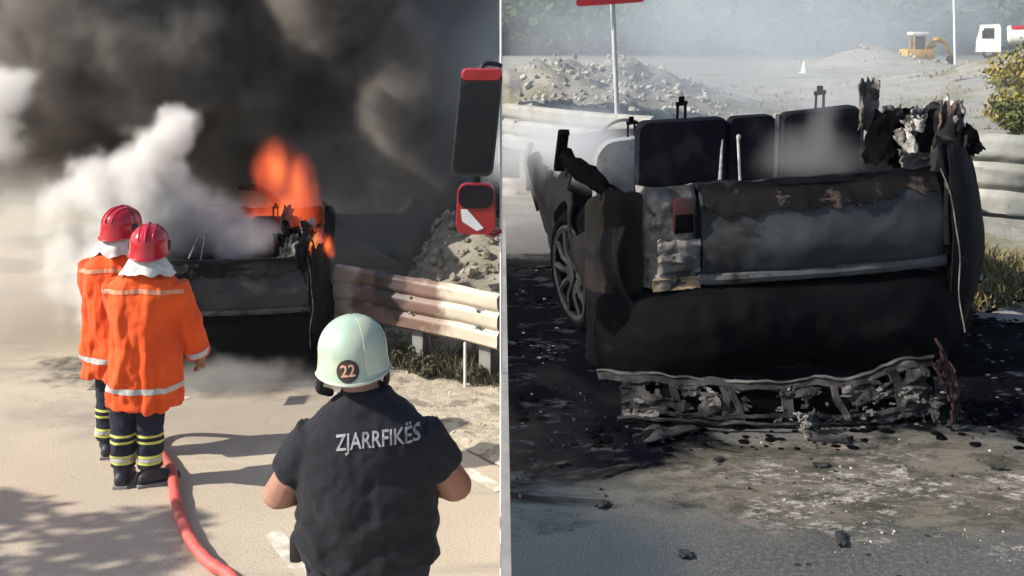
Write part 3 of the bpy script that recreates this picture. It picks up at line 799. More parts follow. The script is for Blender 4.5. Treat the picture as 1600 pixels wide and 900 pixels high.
def build_car(name, label, loc, rz, lift, roll, burnt, seed):
    R = rng(seed)
    car = thing(name, label, 'car', loc, rz)
    def body(mb):      # body pieces ride on the (collapsed) suspension
        return mb.warp(lambda p: (p.x, p.y, p.z + lift + roll * p.x))
    dent = lambda p, a=0.02: a * fbm(p.x * 2.5 + seed, p.y * 2.5, p.z * 2.5)
    AR, WZ = 0.39, 0.33
    # side panels
    for s in (-1, 1):
        def top(y):
            if burnt and s < 0:
                t = 0.78 + 0.20 * math.exp(-((y - 1.15) / 0.14) ** 2) - 0.12 * math.exp(-((y - 0.45) / 0.3) ** 2)
            else:
                t = 0.90 + 0.14 * sm(0.9, 0.1, y) * (1 if s > 0 else 0.3)
            t -= 0.14 * sm(2.9, 3.4, y)
            return t + 0.035 * fbm(y * 5, s * 3 + seed, 0.0)
        def f(u, v):
            y = 0.02 + u * 4.08
            zl = 0.20
            for wy in (0.86, 3.36):
                q = AR ** 2 - (y - wy) ** 2
                if q > 0: zl = max(zl, WZ - lift + math.sqrt(q))
            z = zl + (max(top(y), zl + 0.05) - zl) * v
            p = Vector((car_half_w(y, z), y, z))
            x = p.x + dent(p, 0.03 if burnt else 0.012)
            if burnt and s < 0: x -= 0.02 * sm(0.9, 0.3, y)
            if not burnt and s > 0: x -= 0.11
            return (s * x, y, z)
        body(MB().grid(f, 90, 14, thick=0.012)).build('side_panel', M_CHAR, car)
    # floor pan, boot floor, firewall, front clip
    m = MB(); m.grid(lambda u, v: (-0.80 + 1.6 * u, 0.15 + 3.9 * v, 0.26 + 0.03 * fbm(u * 6, v * 9, seed)), 14, 26, thick=0.02)
    body(m).build('floor_pan', M_SOOT, car)
    def hood(u, v):
        x = -0.80 + 1.6 * u; yy = 2.75 + 1.36 * v
        return (x * (1 - 0.12 * v), yy, 0.80 - 0.10 * v ** 2 - 0.10 * (x / 0.8) ** 4 + 0.05 * fbm(x * 3, yy * 3, seed))
    body(MB().grid(hood, 22, 18, thick=0.012)).build('bonnet', M_RUST if burnt else M_CHAR, car)
    body(MB().grid(lambda u, v: ((-0.74 + 1.48 * u), 4.10 + 0.06 * math.cos((u - .5) * 3), 0.22 + 0.42 * v), 12, 6, thick=0.03)).build('front_bumper', M_CHAR, car)
    body(MB().grid(lambda u, v: (-0.74 + 1.48 * u, 2.72 + 0.10 * math.sin(v * 3), 0.28 + 0.62 * v + 0.03 * fbm(u * 8, v * 3, seed + 2)), 24, 8, thick=0.04)).build('dashboard', M_SOOT, car)
    # tailgate: window ledge, bulged panel, trim strip
    def gate(u, v):
        x = GATE_L + (GATE_R - GATE_L) * u
        z = 0.40 + 0.52 * v
        bow = 0.05 * ((x - 0.15) / 0.57) ** 2
        yy = 0.0 + bow - 0.035 * math.exp(-((v - 0.42) / 0.22) ** 2) + 0.055 * sm(0.74, 0.98, v) + 0.05 * sm(0.24, 0.10, v)
        p = Vector((x, yy, z))
        return (x, yy + dent(p, 0.015), z + 0.012 * fbm(x * 7, 1.0, seed) * v)
    gobj = body(MB().grid(gate, 60, 36, thick=0.02)).build('tailgate', M_CHARGREY, car)
    def ledge(u, v):
        x = GATE_L - 0.01 + (GATE_R - GATE_L + 0.02) * u
        return (x, 0.045 + 0.05 * ((x - .15) / .57) ** 2 + 0.10 * v, 0.925 - 0.005 * v - 0.05 * sm(.5, 1, v) + 0.012 * fbm(x * 9, v, seed))
    body(MB().grid(ledge, 40, 7, thick=0.03)).build('window_ledge', M_CHAR, gobj)
    def strip(u, v):
        x = GATE_L - 0.02 + (GATE_R - GATE_L + 0.04) * u
        a = v * 2 * math.pi
        return (x, -0.004 + 0.05 * ((x - .15) / .57) ** 2 - 0.022 * math.cos(a), 0.488 + 0.028 * math.sin(a) + 0.004 * fbm(x * 5, 0, seed))
    body(MB().grid(strip, 40, 9)).build('trim_strip', mat('scorched_trim', (0.12, 0.125, 0.13), (0.06, 0.063, 0.066), 0.55, 5, spec=0.3, c3=(0.012, 0.012, 0.012), s3=3.4, lo3=0.48, hi3=0.60), gobj)
    # upper soot band with blistered patches
    def scorch(u, v):
        x = GATE_L + 0.01 + (GATE_R - GATE_L - 0.02) * u
        lo = 0.785 + 0.05 * fbm(x * 4.5, 2.0, seed) + 0.025 * fbm(x * 17, 2.0, seed) + 0.02 * sm(0.45, 0.7, u)
        z = lo + (0.905 - lo) * v
        vv = (z - 0.40) / 0.52
        bow = 0.05 * ((x - 0.15) / 0.57) ** 2
        yy = bow - 0.035 * math.exp(-((vv - 0.42) / 0.22) ** 2) + 0.055 * sm(0.74, 0.98, vv) - 0.012
        p = Vector((x, yy, z))
        return (x, yy + dent(p, 0.015) + 0.004 * fbm(x * 14, z * 14, 1), z)
    body(MB().grid(scorch, 60, 8, thick=0.006)).build('scorched_edge', M_SCORCH, gobj)
    # bumper cover: dark bulge wrapping both corners
    def bump(u, v):
        a = (u - 0.5) * 2
        x = a * 0.94
        yy = -0.13 + 0.34 * abs(a) ** 5 + 0.03 * abs(a) ** 2
        z = 0.07 + 0.385 * v
        if abs(a) > 0.8: x = math.copysign(0.752 + 0.18 * (1 - (1 - (abs(a) - 0.8) / 0.2) ** 2), a)
        prof = 0.10 * (1 - math.sin(math.pi * min(1, 0.12 + v * 0.80))) + 0.10 * sm(0.86, 1.0, v)
        p = Vector((x, yy, z))
        return (x, yy + prof + dent(p, 0.035) + 0.012 * fbm(x * 9, z * 14, seed) - (0.03 * math.exp(-((x - 0.45) / 0.09) ** 2 - ((z - 0.24) / 0.04) ** 2) if burnt else 0), z + 0.02 * sm(-0.4, -0.95, a) * v - 0.04 * (1 - v) * math.sin(u * 9))
    b_ = body(MB().grid(bump, 70, 16, thick=0.015)).build('bumper_cover', M_BUMPER, car)
    # tail lamps: scorched housings with sockets
    for x0, x1, y0, nm in ((LAMP_L, GATE_L - 0.015, 0.045, 'l'), (GATE_R + 0.015, 0.90, 0.09, 'r')):
        def lamp(u, v):
            x = x0 + (x1 - x0) * u
            z = 0.46 + 0.46 * v
            k = 4 * (u - .5) ** 2
            edge = 0.05 * k ** 2 + 0.05 * sm(0.82, 1, v)
            yy = y0 + edge + 0.08 * sm(0.3, -0.1, u) * (1 if nm == 'l' else 0) + 0.02 * fbm(x * 9, z * 9, seed)
            if nm == 'r': yy += 0.10 * u ** 2
            if v < 0.16: yy -= 0.02
            return (x, yy, z)
        lo_ = body(MB().grid(lamp, 26, 30, thick=0.02)).build('tail_lamp', M_ASHMETAL if nm == 'l' else M_CHAR, car)
        if nm == 'l':
            m = MB(); m.box((x0 + 0.195, y0 - 0.004, 0.79), (0.10, 0.03, 0.16), bev=0.008)
            body(m).build('lens_remnant', mat('scorched_red_lens', (0.06, 0.012, 0.014), (0.02, 0.01, 0.01), 0.3, 12), lo_)
            m = MB(); m.box((x0 + 0.195, y0 - 0.012, 0.755), (0.085, 0.03, 0.085), bev=0.004)
            body(m).build('bulb_socket', M_SOOT, lo_)
            m = MB(); m.grid(lambda u, v: (x0 + 0.07 + 0.20 * u, y0 - 0.02 - 0.03 * math.sin(math.pi * u) * math.sin(math.pi * v) + 0.02 * fbm(u * 4, v * 4, 7), 0.53 + 0.15 * v + 0.03 * fbm(u * 3, 2, 2)), 14, 12, thick=0.01)
            body(m).build('lower_lens', M_ASHMETAL, lo_)
            m = MB(); m.grid(lambda u, v: (x0 + 0.05 + 0.22 * u, y0 - 0.025 + 0.01 * math.sin(v * 3), 0.455 + 0.05 * v + 0.008 * fbm(u * 6, v, 1)), 12, 5, thick=0.012)
            body(m).build('melted_trim', mat('scorched_ochre', (0.30, 0.22, 0.12), (0.12, 0.09, 0.06), 0.8, 14, c3=(0.03, 0.03, 0.03), s3=9), lo_)
        else:
            m = MB(); m.tube([(x0 + 0.03, y0 - 0.01, 0.55), (x0 + 0.02, y0 - 0.015, 0.72), (x0 + 0.03, y0 - 0.01, 0.88)], 0.012, 6)
            body(m).build('lens_edge', M_ASHMETAL, lo_)
    # swollen right rear quarter
    def rquarter(u, v):
        a = u * 1.45
        bul = 0.07 * math.sin(math.pi * min(1, v * 1.05))
        z = 0.16 + (0.86 + 0.05 * fbm(u * 5, 2, seed)) * v
        return (0.74 + ((0.21 + bul) if burnt else 0.11 + 0.4 * bul) * math.sin(a) + 0.010 * fbm(u * 2, v * 3, seed), 0.02 + 0.36 * (1 - math.cos(a)) - 0.05 * math.sin(math.pi * v) + 0.010 * fbm(u * 2 + 3, v * 3, seed), z)
    body(MB().grid(rquarter, 26, 30, thick=0.012)).build('rear_quarter_panel', M_CHAR, car)
    # wheels
    for s in (-1, 1):
        for wy in (0.86, 3.36):
            rear = wy < 2
            flat = burnt and (s < 0)
            rt = (0.335 if (s < 0 and rear) else 0.30) if burnt else 0.33
            wl = (s * 0.80 if not (burnt and s < 0 and rear) else -0.855, 0.74, rt - 0.02)
            w = MB()
            rings = []
            for k in range(14):
                a = 2 * math.pi * k / 14
                rings.append((0.105 * math.cos(a), rt - 0.06 + 0.062 * math.sin(a)))
            ns = 36
            vs, fs = [], []
            for i in range(ns):
                th = 2 * math.pi * i / ns
                sag = 1.0 - (0.05 if burnt else 0.01) * (1 if math.sin(th) < -0.8 else 0)
                for a, r in rings:
                    vs.append((a, r * sag * math.cos(th), r * sag * math.sin(th)))
            K = len(rings)
            for i in range(ns):
                for k in range(K):
                    fs.append((i * K + k, ((i + 1) % ns) * K + k, ((i + 1) % ns) * K + (k + 1) % K, i * K + (k + 1) % K))
            w.add(vs, fs)
            wh = w.build('wheel', M_SOOT, car, loc=wl)
            if burnt and s < 0 and rear: wh.rotation_euler = (0, math.radians(-4), math.radians(16))
            r = MB()
            rr = rt - 0.10
            for i in range(10):
                th = 2 * math.pi * i / 10
                c, sn = math.cos(th), math.sin(th)
                r.tube([(s * 0.07, 0.04 * c, 0.04 * sn), (s * 0.10, rr * 0.5 * c, rr * 0.5 * sn), (s * 0.085, rr * c, rr * sn)], [0.022, 0.016, 0.018], 6)
            r.tube([(s * 0.02, 0, 0), (s * 0.105, 0, 0)], 0.05, 12)
            ringp = [(s * 0.09, rr * math.cos(2 * math.pi * i / 28), rr * math.sin(2 * math.pi * i / 28)) for i in range(29)]
            r.tube(ringp, 0.018, 6)
            r.tube([(s * -0.05, rr * math.cos(2 * math.pi * i / 28), rr * math.sin(2 * math.pi * i / 28)) for i in range(29)], 0.018, 6)
            r.build('rim', M_BURNTRIM, wh)
            if burnt:
                r = MB(); r.tube([(s * -0.02, 0, 0), (s * 0.03, 0, 0)], rr * 0.72, 20); r.build('brake_disc', M_RUST, wh)
    # inner wheel house (left rear is exposed)
    m = MB(); m.grid(lambda u, v: (-0.60 - 0.22 * v, 0.42 + 0.9 * u, 0.30 + 0.42 * math.sin(math.pi * (0.1 + 0.8 * u)) + 0.02 * fbm(u * 5, v * 5, seed)), 16, 8, thick=0.015)
    body(m).build('wheel_house', M_SOOT, car)
    m = MB(); m.grid(lambda u, v: (0.60 + 0.22 * v, 0.42 + 0.9 * u, 0.30 + 0.42 * math.sin(math.pi * (0.1 + 0.8 * u))), 16, 8, thick=0.015)
    body(m).build('wheel_house', M_SOOT, car)
    # left rear corner skin, burnt brown
    def corner(u, v):
        a = u * 1.55
        z = 0.42 + (0.47 + 0.05 * math.sin(math.pi * u)) * v + 0.04 * fbm(u * 4, 0, seed) * v
        return (-0.69 - 0.23 * math.sin(a), 0.10 + 0.20 * (1 - math.cos(a)) + 0.02 * fbm(u * 5, v * 5, seed), z - 0.06 * u * v)
    body(MB().grid(corner, 20, 14, thick=0.012)).build('corner_panel', mat('brown_burnt_skin', (0.016, 0.012, 0.011), (0.006, 0.0055, 0.005), 0.7, 4, bump=0.3, spec=0.15, c3=(0.075, 0.055, 0.045), s3=3.5, lo3=0.58, hi3=0.74), car)
    # seats: charred frames standing above the ledge
    M_SEAT = mat('charred_seat', (0.006, 0.0065, 0.011), (0.011, 0.012, 0.018), 0.7, 4, bump=0.3, bscale=14, spec=0.05, c3=(0.025, 0.025, 0.03), s3=4)
    def seat(nm, x0, x1, y0, z0, z1, lean, material, rest=True, rnd=0.05, rz_=0.0):
        m = MB()
        w, h = x1 - x0, z1 - z0
        loft_rect(m, w, h, rnd, [(-0.05, 0.95), (-0.035, 1.0), (0.035, 1.0), (0.06, 0.93)])
        cx, cz = (x0 + x1) / 2, (z0 + z1) / 2
        m.warp(lambda p: (cx + p.x, y0 + p.y - (p.z) * lean + 0.012 * fbm(p.x * 6, p.z * 6, seed + x0), cz + p.z + 0.01 * fbm(p.x * 9 + x0, 0, seed)))
        so = body(m).build(nm, material, car)
        if rest:
            m = MB()
            for d in (-0.022, 0.022):
                m.tube([(cx + d, y0 - lean * h / 2, z1 - 0.03), (cx + d * 0.9, y0 - lean * h / 2 - 0.01, z1 + 0.075)], 0.0075, 6)
            m.tube([(cx - 0.03, y0 - lean * h / 2 - 0.01, z1 + 0.08), (cx + 0.03, y0 - lean * h / 2 - 0.01, z1 + 0.085)], 0.013, 6)
            m.box((cx, y0 - lean * h / 2 - 0.01, z1 + 0.105), (0.03, 0.02, 0.03), bev=0.005)
            body(m).build('headrest_stem', M_SOOT, so)
        return so
    ys_ = 0.80
    seat('rear_seat_back', -0.60, -0.12, ys_, 0.45, 1.165, 0.12, M_SEAT)
    seat('rear_seat_back', -0.105, 0.135, ys_ + 0.02, 0.45, 1.155, 0.12, M_SEAT, rest=False, rnd=0.03)
    seat('rear_seat_back', 0.17, 0.60, ys_, 0.45, 1.17, 0.12, M_SEAT)
    m = MB(); m.grid(lambda u, v: (-0.66 + 1.22 * u, 0.88 + 0.48 * v, 0.50 + 0.04 * fbm(u * 6, v * 4, seed)), 20, 8, thick=0.10)
    body(m).build('rear_seat_base', M_SEAT, car)
    M_SEATF = mat('bare_seat_shell', (0.30, 0.31, 0.31), (0.16, 0.165, 0.17), 0.5, 5, c3=(0.05, 0.05, 0.05), s3=4)
    seat('front_seat_back', -0.70, -0.24, 1.70, 0.40, 0.99, 0.10, M_SEATF, rnd=0.16)
    seat('front_seat_back', 0.16, 0.62, 1.70, 0.40, 0.99, 0.10, M_SEAT, rest=False, rnd=0.14)
    for sx in (-0.42, 0.40):
        m = MB(); m.box((sx, 2.0, 0.45), (0.46, 0.46, 0.12), bev=0.03); body(m).build('front_seat_base', M_SEAT, car)
    m = MB(); m.tube([(0.42 + 0.17 * math.cos(a) - 0.80, 2.45 + 0.05 * math.sin(a), 0.86 + 0.15 * math.sin(a)) for a in [2 * math.pi * i / 24 for i in range(25)]], 0.012, 6)
    body(m).build('steering_wheel', M_SOOT, car)
    # light frame rails between the seats and thin gas struts
    M_STRUT = mat('bleached_steel', (0.34, 0.34, 0.33), (0.14, 0.14, 0.135), 0.5, 14)
    for xx, zt in ((0.153, 1.15), (0.615, 1.14)):
        m = MB(); m.box((xx, ys_ - 0.01, 0.83), (0.022, 0.03, 0.66), rot=(0.11, 0, 0)); body(m).build('seat_rail', M_STRUT, car)
    m = MB(); m.tube([(-0.305, 0.16, 0.92), (-0.26, 0.30, 1.05), (-0.245, 0.34, 1.09)], [0.009, 0.006, 0.004], 7); body(m).build('gas_strut', M_STRUT, car)
    m = MB(); m.tube([(-0.205, 0.17, 0.91), (-0.185, 0.28, 1.10)], 0.007, 7); m.ball((-0.18, 0.285, 1.105), 0.013, 8, 6); body(m).build('gas_strut', M_STRUT, car)
    # collapsed right rear corner: crumpled roof pillar and trim
    def scrap(c, sz, sd, material, nm='crumpled_metal', curl=1.0):
        rr = rng(sd)
        if not burnt: c = (c[0] - 0.12, c[1], c[2] - 0.03)
        a0, tw = rr.uniform(0, 6.28), rr.uniform(-1, 1)
        Mx = Matrix.Translation(c) @ Euler((rr.uniform(-.5, .5), rr.uniform(-.5, .5), a0)).to_matrix().to_4x4()
        def f(u, v):
            x, z = (u - .5) * sz[0], (v - .5) * sz[2]
            yy = sz[1] * (0.5 * math.sin(u * 4 * curl + tw) + 0.7 * fbm(u * 2.4 + sd, v * 2.4, 1.0))
            jag = 1 + 0.35 * fbm(u * 5, v * 5, sd) * abs(2 * v - 1)
            return Mx @ Vector((x * jag, yy, z * jag + 0.2 * sz[2] * fbm(u * 4 + sd, 0, 3)))
        m = MB().grid(f, 16, 16, thick=0.008)
        return body(m).build(nm, material, car)
    M_PALEASH = mat('pale_ash', (0.46, 0.44, 0.41), (0.22, 0.21, 0.20), 0.85, 10, bump=0.5, c3=(0.04, 0.04, 0.04), s3=9, lo3=0.52, hi3=0.6)
    px0 = 0.0 if burnt else -0.12
    m = MB(); m.tube([(0.74 + px0, 0.10, 0.88), (0.80 + px0, 0.14, 1.02), (0.84 + px0, 0.22, 1.12), (0.78 + px0, 0.30, 1.17)], [0.05, 0.055, 0.05, 0.03], 9)
    m.warp(lambda p: p + Vector((0.03 * fbm(p.x * 9, p.y * 9, p.z * 9), 0.03 * fbm(p.x * 9, p.y * 9, p.z * 9 + 5), 0.03 * fbm(p.x * 9 + 5, p.y * 9, p.z * 9))))
    body(m).build('roof_pillar_stub', M_CHAR, car)
    m = torn(lambda u, v: ((0.86 if burnt else 0.75) + 0.06 * math.sin(u * 3) + 0.03 * fbm(u * 5, v * 5, 3), 0.12 + 0.75 * u, 0.84 + (0.32 - 0.22 * u) * v + 0.07 * fbm(u * 9, v * 3, seed)), 34, 16, 0.22, seed, 0.012)
    body(m).build('quarter_panel_edge', M_CHAR, car)
    for i, (c, sz, mm) in enumerate([
        ((0.62, 0.42, 1.02), (0.20, 0.06, 0.26), M_SOOT), ((0.70, 0.34, 0.98), (0.17, 0.05, 0.18), M_PALEASH), ((0.60, 0.62, 1.18), (0.10, 0.04, 0.26), M_ASHMETAL),
        ((0.78, 0.30, 1.06), (0.20, 0.06, 0.22), M_CHAR), ((0.86, 0.26, 1.10), (0.13, 0.05, 0.24), M_PALEASH), ((0.68, 0.20, 0.93), (0.22, 0.05, 0.10), M_ASHMETAL),
        ((0.74, 0.50, 1.06), (0.22, 0.07, 0.20), M_SOOT), ((0.80, 0.16, 0.95), (0.12, 0.05, 0.12), M_RUST), ((0.88, 0.42, 1.02), (0.10, 0.05, 0.30), M_CHAR)]):
        scrap(c, sz, seed * 10 + i, mm)
    for i in range(16):
        c = (R.uniform(0.58, 0.92), R.uniform(0.10, 0.55), 0.93 + 0.22 * R.random())
        s_ = R.uniform(0.04, 0.10)
        scrap(c, (s_, 0.03, s_ * R.uniform(0.7, 1.8)), seed * 40 + i, (M_PALEASH, M_SOOT, M_RUST, M_CHAR, M_ASHMETAL)[i % 5], curl=1.6)
    if burnt:
        m = MB(); m.tube(smooth_path([(-0.95, 1.12, 0.98), (-0.86, 1.0, 0.90), (-0.74, 0.9, 0.80), (-0.62, 0.8, 0.70)], 4), [0.05] * 4 + [0.06] * 4 + [0.05] * 5, 7)
        m.warp(lambda p: p + Vector((0.02 * fbm(p.x * 9, p.y * 9, p.z * 9), 0, 0.03 * fbm(p.x * 12 + 5, p.y * 9, p.z * 9))))
        body(m).build('burnt_window_frame', M_SOOT, car)
        m = MB(); m.box((-0.955, 1.13, 1.0), (0.05, 0.10, 0.22), rot=(0.2, 0.1, 0), bev=0.01)
        m.warp(lambda p: p + Vector((0.03 * fbm(p.x * 9, p.y * 9, p.z * 15), 0.03 * fbm(p.x * 7, 3, p.z * 15), 0)))
        body(m).build('door_pillar_stub', M_SOOT, car)
    else:
        m = MB(); m.tube(smooth_path([(-0.10, 2.3, 1.22), (0.12, 1.9, 1.26), (0.36, 1.5, 1.16), (0.55, 1.0, 0.98)], 5), 0.03, 7)
        body(m).build('fallen_roof_rail', M_SOOT, car)
    # wires hanging down the right of the tailgate
    m = MB(); m.tube(smooth_path([(0.71, 0.03, 0.92), (0.735, -0.02, 0.80), (0.745, -0.05, 0.66), (0.76, -0.06, 0.52), (0.735, -0.10, 0.36), (0.74, -0.15, 0.20)], 5), 0.0034, 6)
    body(m).build('hanging_wire', M_ASHMETAL, car)
    return car

build_car('burning_car', 'burning dark car with flames above its intact tailgate, behind the firefighters', (-2.46, 9.25, 0), math.radians(8.0), 0.07, 0.0, False, 3)
build_car('burnt_out_car', 'burnt out roofless black car wreck on the sooty upper road', (1.30, 5.02, Z_UP), math.radians(3.5), -0.035, 0.066, True, 5)

# fallen bumper beam lying behind the wreck
t = thing('fallen_bumper', 'fallen charred bumper beam lying on the road behind the wreck', 'bumper', (1.14, 4.42, Z_UP), math.radians(2))
def beam(u, v):
    x = -0.78 + 1.42 * u
    z = 0.005 + 0.155 * v + 0.045 * sm(0.7, 1, u) * v + 0.012 * math.cos(u * 6.3) * v
    return (x, -0.10 + 0.14 * v + 0.10 * ((u - 0.5) * 2) ** 2 - 0.03 * math.sin(v * 3) + 0.008 * fbm(u * 12, v * 4, 2), z + 0.01 * fbm(u * 9, v * 2, 7))
def beam_part(u0, u1, v0, v1, off, nm, mm, n=(30, 8), th=0.012):
    def f(u, v):
        p = Vector(beam(u0 + (u1 - u0) * u, v0 + (v1 - v0) * v)); p.y += off + 0.02 * fbm(p.x * 7 + u0 * 9, p.z * 9, 4.0); p.x += 0.03 * fbm(p.z * 7 + u0 * 31, u0 * 5, 1.0); p.z += 0.016 * fbm(p.x * 5, v0 * 7, 2.0); return p
    return MB().grid(f, n[0], n[1], thick=th).build(nm, mm, t)
M_BEAM = mat('ashy_bumper', (0.048, 0.044, 0.043), (0.010, 0.010, 0.010), 0.8, 11, bump=0.6, bscale=24, spec=0.2, c3=(0.17, 0.155, 0.15), s3=7, lo3=0.60, hi3=0.74)
beam_part(0.0, 1.0, 0.84, 1.0, 0.0, 'upper_flange', M_BEAM, (70, 6))
beam_part(0.0, 1.0, 0.98, 1.02, -0.012, 'bent_lip', mat('pale_lip', (0.105, 0.098, 0.094), (0.018, 0.018, 0.018), 0.75, 6), (70, 4), 0.010)
beam_part(0.06, 0.97, 0.0, 0.10, 0.0, 'bottom_edge', M_SOOT, (60, 5))
beam_part(0.08, 0.98, 0.05, 0.85, 0.06, 'backing', M_SOOT, (50, 8))
def skinf(off, wob):
    def f(u, v):
        p = Vector(beam(0.06 + 0.90 * u, 0.06 + 0.82 * v))
        p.y += off + wob * fbm(u * 14, v * 5, off * 90); p.z += 0.02 * fbm(u * 10, v * 3, 3 + off * 70); p.x += 0.015 * fbm(v * 6, u * 8, 1)
        return p
    return f
torn(skinf(-0.004, 0.030), 120, 28, 0.02, 3.3, 0.006, 2.0).build('melted_skin', M_BEAM, t)
for u0, w_ in ((0.20, 0.02), (0.335, 0.018), (0.375, 0.018), (0.52, 0.03), (0.66, 0.02), (0.84, 0.03)):
    beam_part(u0, u0 + w_, 0.10, 0.88, -0.012, 'rib', M_BEAM, (4, 14))
beam_part(0.06, 0.96, 0.24, 0.33, -0.014, 'lower_flange', M_BEAM, (70, 5))
torn(skinf(-0.018, 0.030), 110, 26, -0.46, 8.1, 0.005, 3.0).build('flaking_ash', M_ASHMETAL, t)['kind'] = 'stuff'
def ragged(u, v):
    p = Vector(beam(0.04 + 0.60 * u, 0.20 + 0.08 * v)); p.y -= 0.05 + 0.02 * v; p.z += -0.01 + 0.012 * fbm(u * 8, v, 4)
    return p
MB().grid(ragged, 40, 5, thick=0.01).build('hanging_strip', M_BEAM, t)
for i, (u, v, r) in enumerate(((0.56, 0.24, 0.042), (0.91, 0.14, 0.05))):
    c = Vector(beam(u, v)); sd = i * 3.7
    torn(lambda a, b: (c.x + (a - .5) * r * 2.2 + 0.02 * fbm(b * 4, a * 3, sd), c.y - 0.04 - 0.05 * math.sin(a * 3 + sd) + 0.04 * fbm(a * 4, b * 4, sd), max(0.004, c.z + (b - .4) * r * 2.0 + 0.02 * fbm(a * 5, sd, b))), 22, 18, 0.12, sd, 0.006, 3.0).build('melted_clump', M_ASHMETAL if i % 2 == 0 else M_BEAM, t)
def endcap(u, v):
    return (0.56 + 0.14 * u + 0.03 * math.sin(v * 4), -0.16 + 0.28 * u * u + 0.07 * v + 0.03 * fbm(u * 5, v * 5, 1), 0.005 + 0.24 * v + 0.03 * u)
torn(endcap, 26, 26, 0.18, 5.0, 0.010).build('end_cap', mat('maroon_scorched', (0.035, 0.014, 0.015), (0.010, 0.007, 0.007), 0.7, 8, spec=0.15), t)

# ------------------------------------------------------------------ people
M_SKIN = mat('tanned_skin', (0.36, 0.19, 0.13), (0.30, 0.15, 0.10), 0.55, 14, bump=0.05)
M_HAIR = mat('dark_hair', (0.02, 0.015, 0.012), (0.035, 0.025, 0.02), 0.7, 60)
M_SHIRT = mat('black_cotton', (0.011, 0.012, 0.017), (0.017, 0.018, 0.024), 0.85, 5, bump=0.25, bscale=26, spec=0.25, sheen=0.05)
M_NAVY = mat('navy_cloth', (0.012, 0.016, 0.030), (0.020, 0.024, 0.042), 0.8, 8, bump=0.2, bscale=40, spec=0.3)
M_ORANGE = mat('orange_fabric', (0.86, 0.105, 0.012), (0.74, 0.080, 0.010), 0.75, 6, bump=0.2, bscale=30, spec=0.3, sheen=0.1)
M_SILVER = mat('silver_tape', (0.55, 0.54, 0.52), (0.42, 0.41, 0.40), 0.45, 20)
M_PEACH = mat('pale_orange_tape', (0.66, 0.30, 0.17), (0.58, 0.24, 0.13), 0.5, 20)
M_YELLOW = mat('yellow_tape', (0.66, 0.68, 0.16), (0.54, 0.56, 0.12), 0.5, 20)
M_CAPE = mat('white_nape_cloth', (0.66, 0.65, 0.62), (0.52, 0.51, 0.48), 0.6, 9, bump=0.2)
M_HELM_R = mat('red_helmet', (0.50, 0.008, 0.022), (0.40, 0.006, 0.018), 0.22, 7, coat=0.5)
M_HELM_G = mat('mint_helmet', (0.40, 0.52, 0.42), (0.34, 0.46, 0.37), 0.38, 4, coat=0.2, c3=(0.46, 0.50, 0.40), s3=3)
M_BOOT = mat('boot_rubber', (0.012, 0.014, 0.022), (0.022, 0.024, 0.032), 0.5, 10)

def hand(mb, wrist, dirv, palm_n, side, curl=0.5):
    """palm, four unequal bent fingers and a thumb, grown from the wrist"""
    d = Vector(dirv).normalized(); n = Vector(palm_n); n = (n - d * n.dot(d)).normalized()
    a = d.cross(n) * side                       # towards the thumb
    w = Vector(wrist)
    mb.tube([w - d * 0.02, w + d * 0.03, w + d * 0.085], [0.026, 0.036, 0.038], 10, 0.5)
    for k, (o, l) in enumerate(((0.030, 0.072), (0.010, 0.082), (-0.011, 0.075), (-0.031, 0.058))):
        p = w + d * 0.085 + a * o
        c = curl
        q = p + (d * math.cos(c) + n * math.sin(c)) * l * 0.45
        r = q + (d * math.cos(c * 2.2) + n * math.sin(c * 2.2)) * l * 0.32
        s_ = r + (d * math.cos(c * 3.1) + n * math.sin(c * 3.1)) * l * 0.24
        mb.tube([p - d * 0.015, q, r, s_], [0.0095, 0.009, 0.0085, 0.007], 7)
    b = w + d * 0.03 + a * 0.030
    mb.tube([b - a * 0.01, b + a * 0.022 + d * 0.028 + n * 0.012, b + a * 0.025 + d * 0.058 + n * 0.030], [0.013, 0.0105, 0.008], 7)

def head(mb, c, turn=0.0):
    c = Vector(c); Rz = Matrix.Rotation(turn, 3, 'Z')
    P = lambda x, y, z: c + Rz @ Vector((x, y, z))
    mb.ball(c + Vector((0, 0, 0.015)), (0.076, 0.094, 0.100), 16, 12)
    mb.ball(P(0, 0.035, -0.055), (0.055, 0.058, 0.062), 14, 10)
    mb.tube([P(0, 0.088, 0.015), P(0, 0.112, -0.022), P(0, 0.092, -0.032)], [0.010, 0.015, 0.012], 8)
    for s in (-1, 1):
        mb.ball(P(s * 0.080, 0.0, -0.010), (0.012, 0.022, 0.034), 10, 8)
    mb.ball(P(0, 0.088, -0.062), (0.024, 0.012, 0.010), 10, 6)

def bvh_of(me):
    return BVHTree.FromPolygons([v.co.copy() for v in me.vertices], [tuple(p.vertices) for p in me.polygons])
def band(bvh, c, zf, h, off=0.004, n=56, a0=0.0, a1=2 * math.pi, rmax=0.6):
    """a tape hugging the cloth all round the axis c"""
    mb = MB()
    closed = abs(a1 - a0 - 2 * math.pi) < 1e-6
    rows = []
    for i in range(n if closed else n + 1):
        a = a0 + (a1 - a0) * i / n
        d = Vector((math.cos(a), math.sin(a), 0))
        row = []
        for k in range(4):
            z = zf(a) + h * (k / 3 - 0.5)
            hit = bvh.ray_cast(Vector((c[0], c[1], z)), d, rmax)[0]
            r = (hit - Vector((c[0], c[1], z))).length if hit is not None else 0.1
            row.append(Vector((c[0], c[1], z)) + d * (r + off))
        rows.append(row)
    base = len(mb.v)
    for r in rows: mb.v += r
    K = len(rows)
    for i in range(K if closed else K - 1):
        for k in range(3):
            j = (i + 1) % K
            mb.f.append((base + i * 4 + k, base + j * 4 + k, base + j * 4 + k + 1, base + i * 4 + k + 1))
    return mb

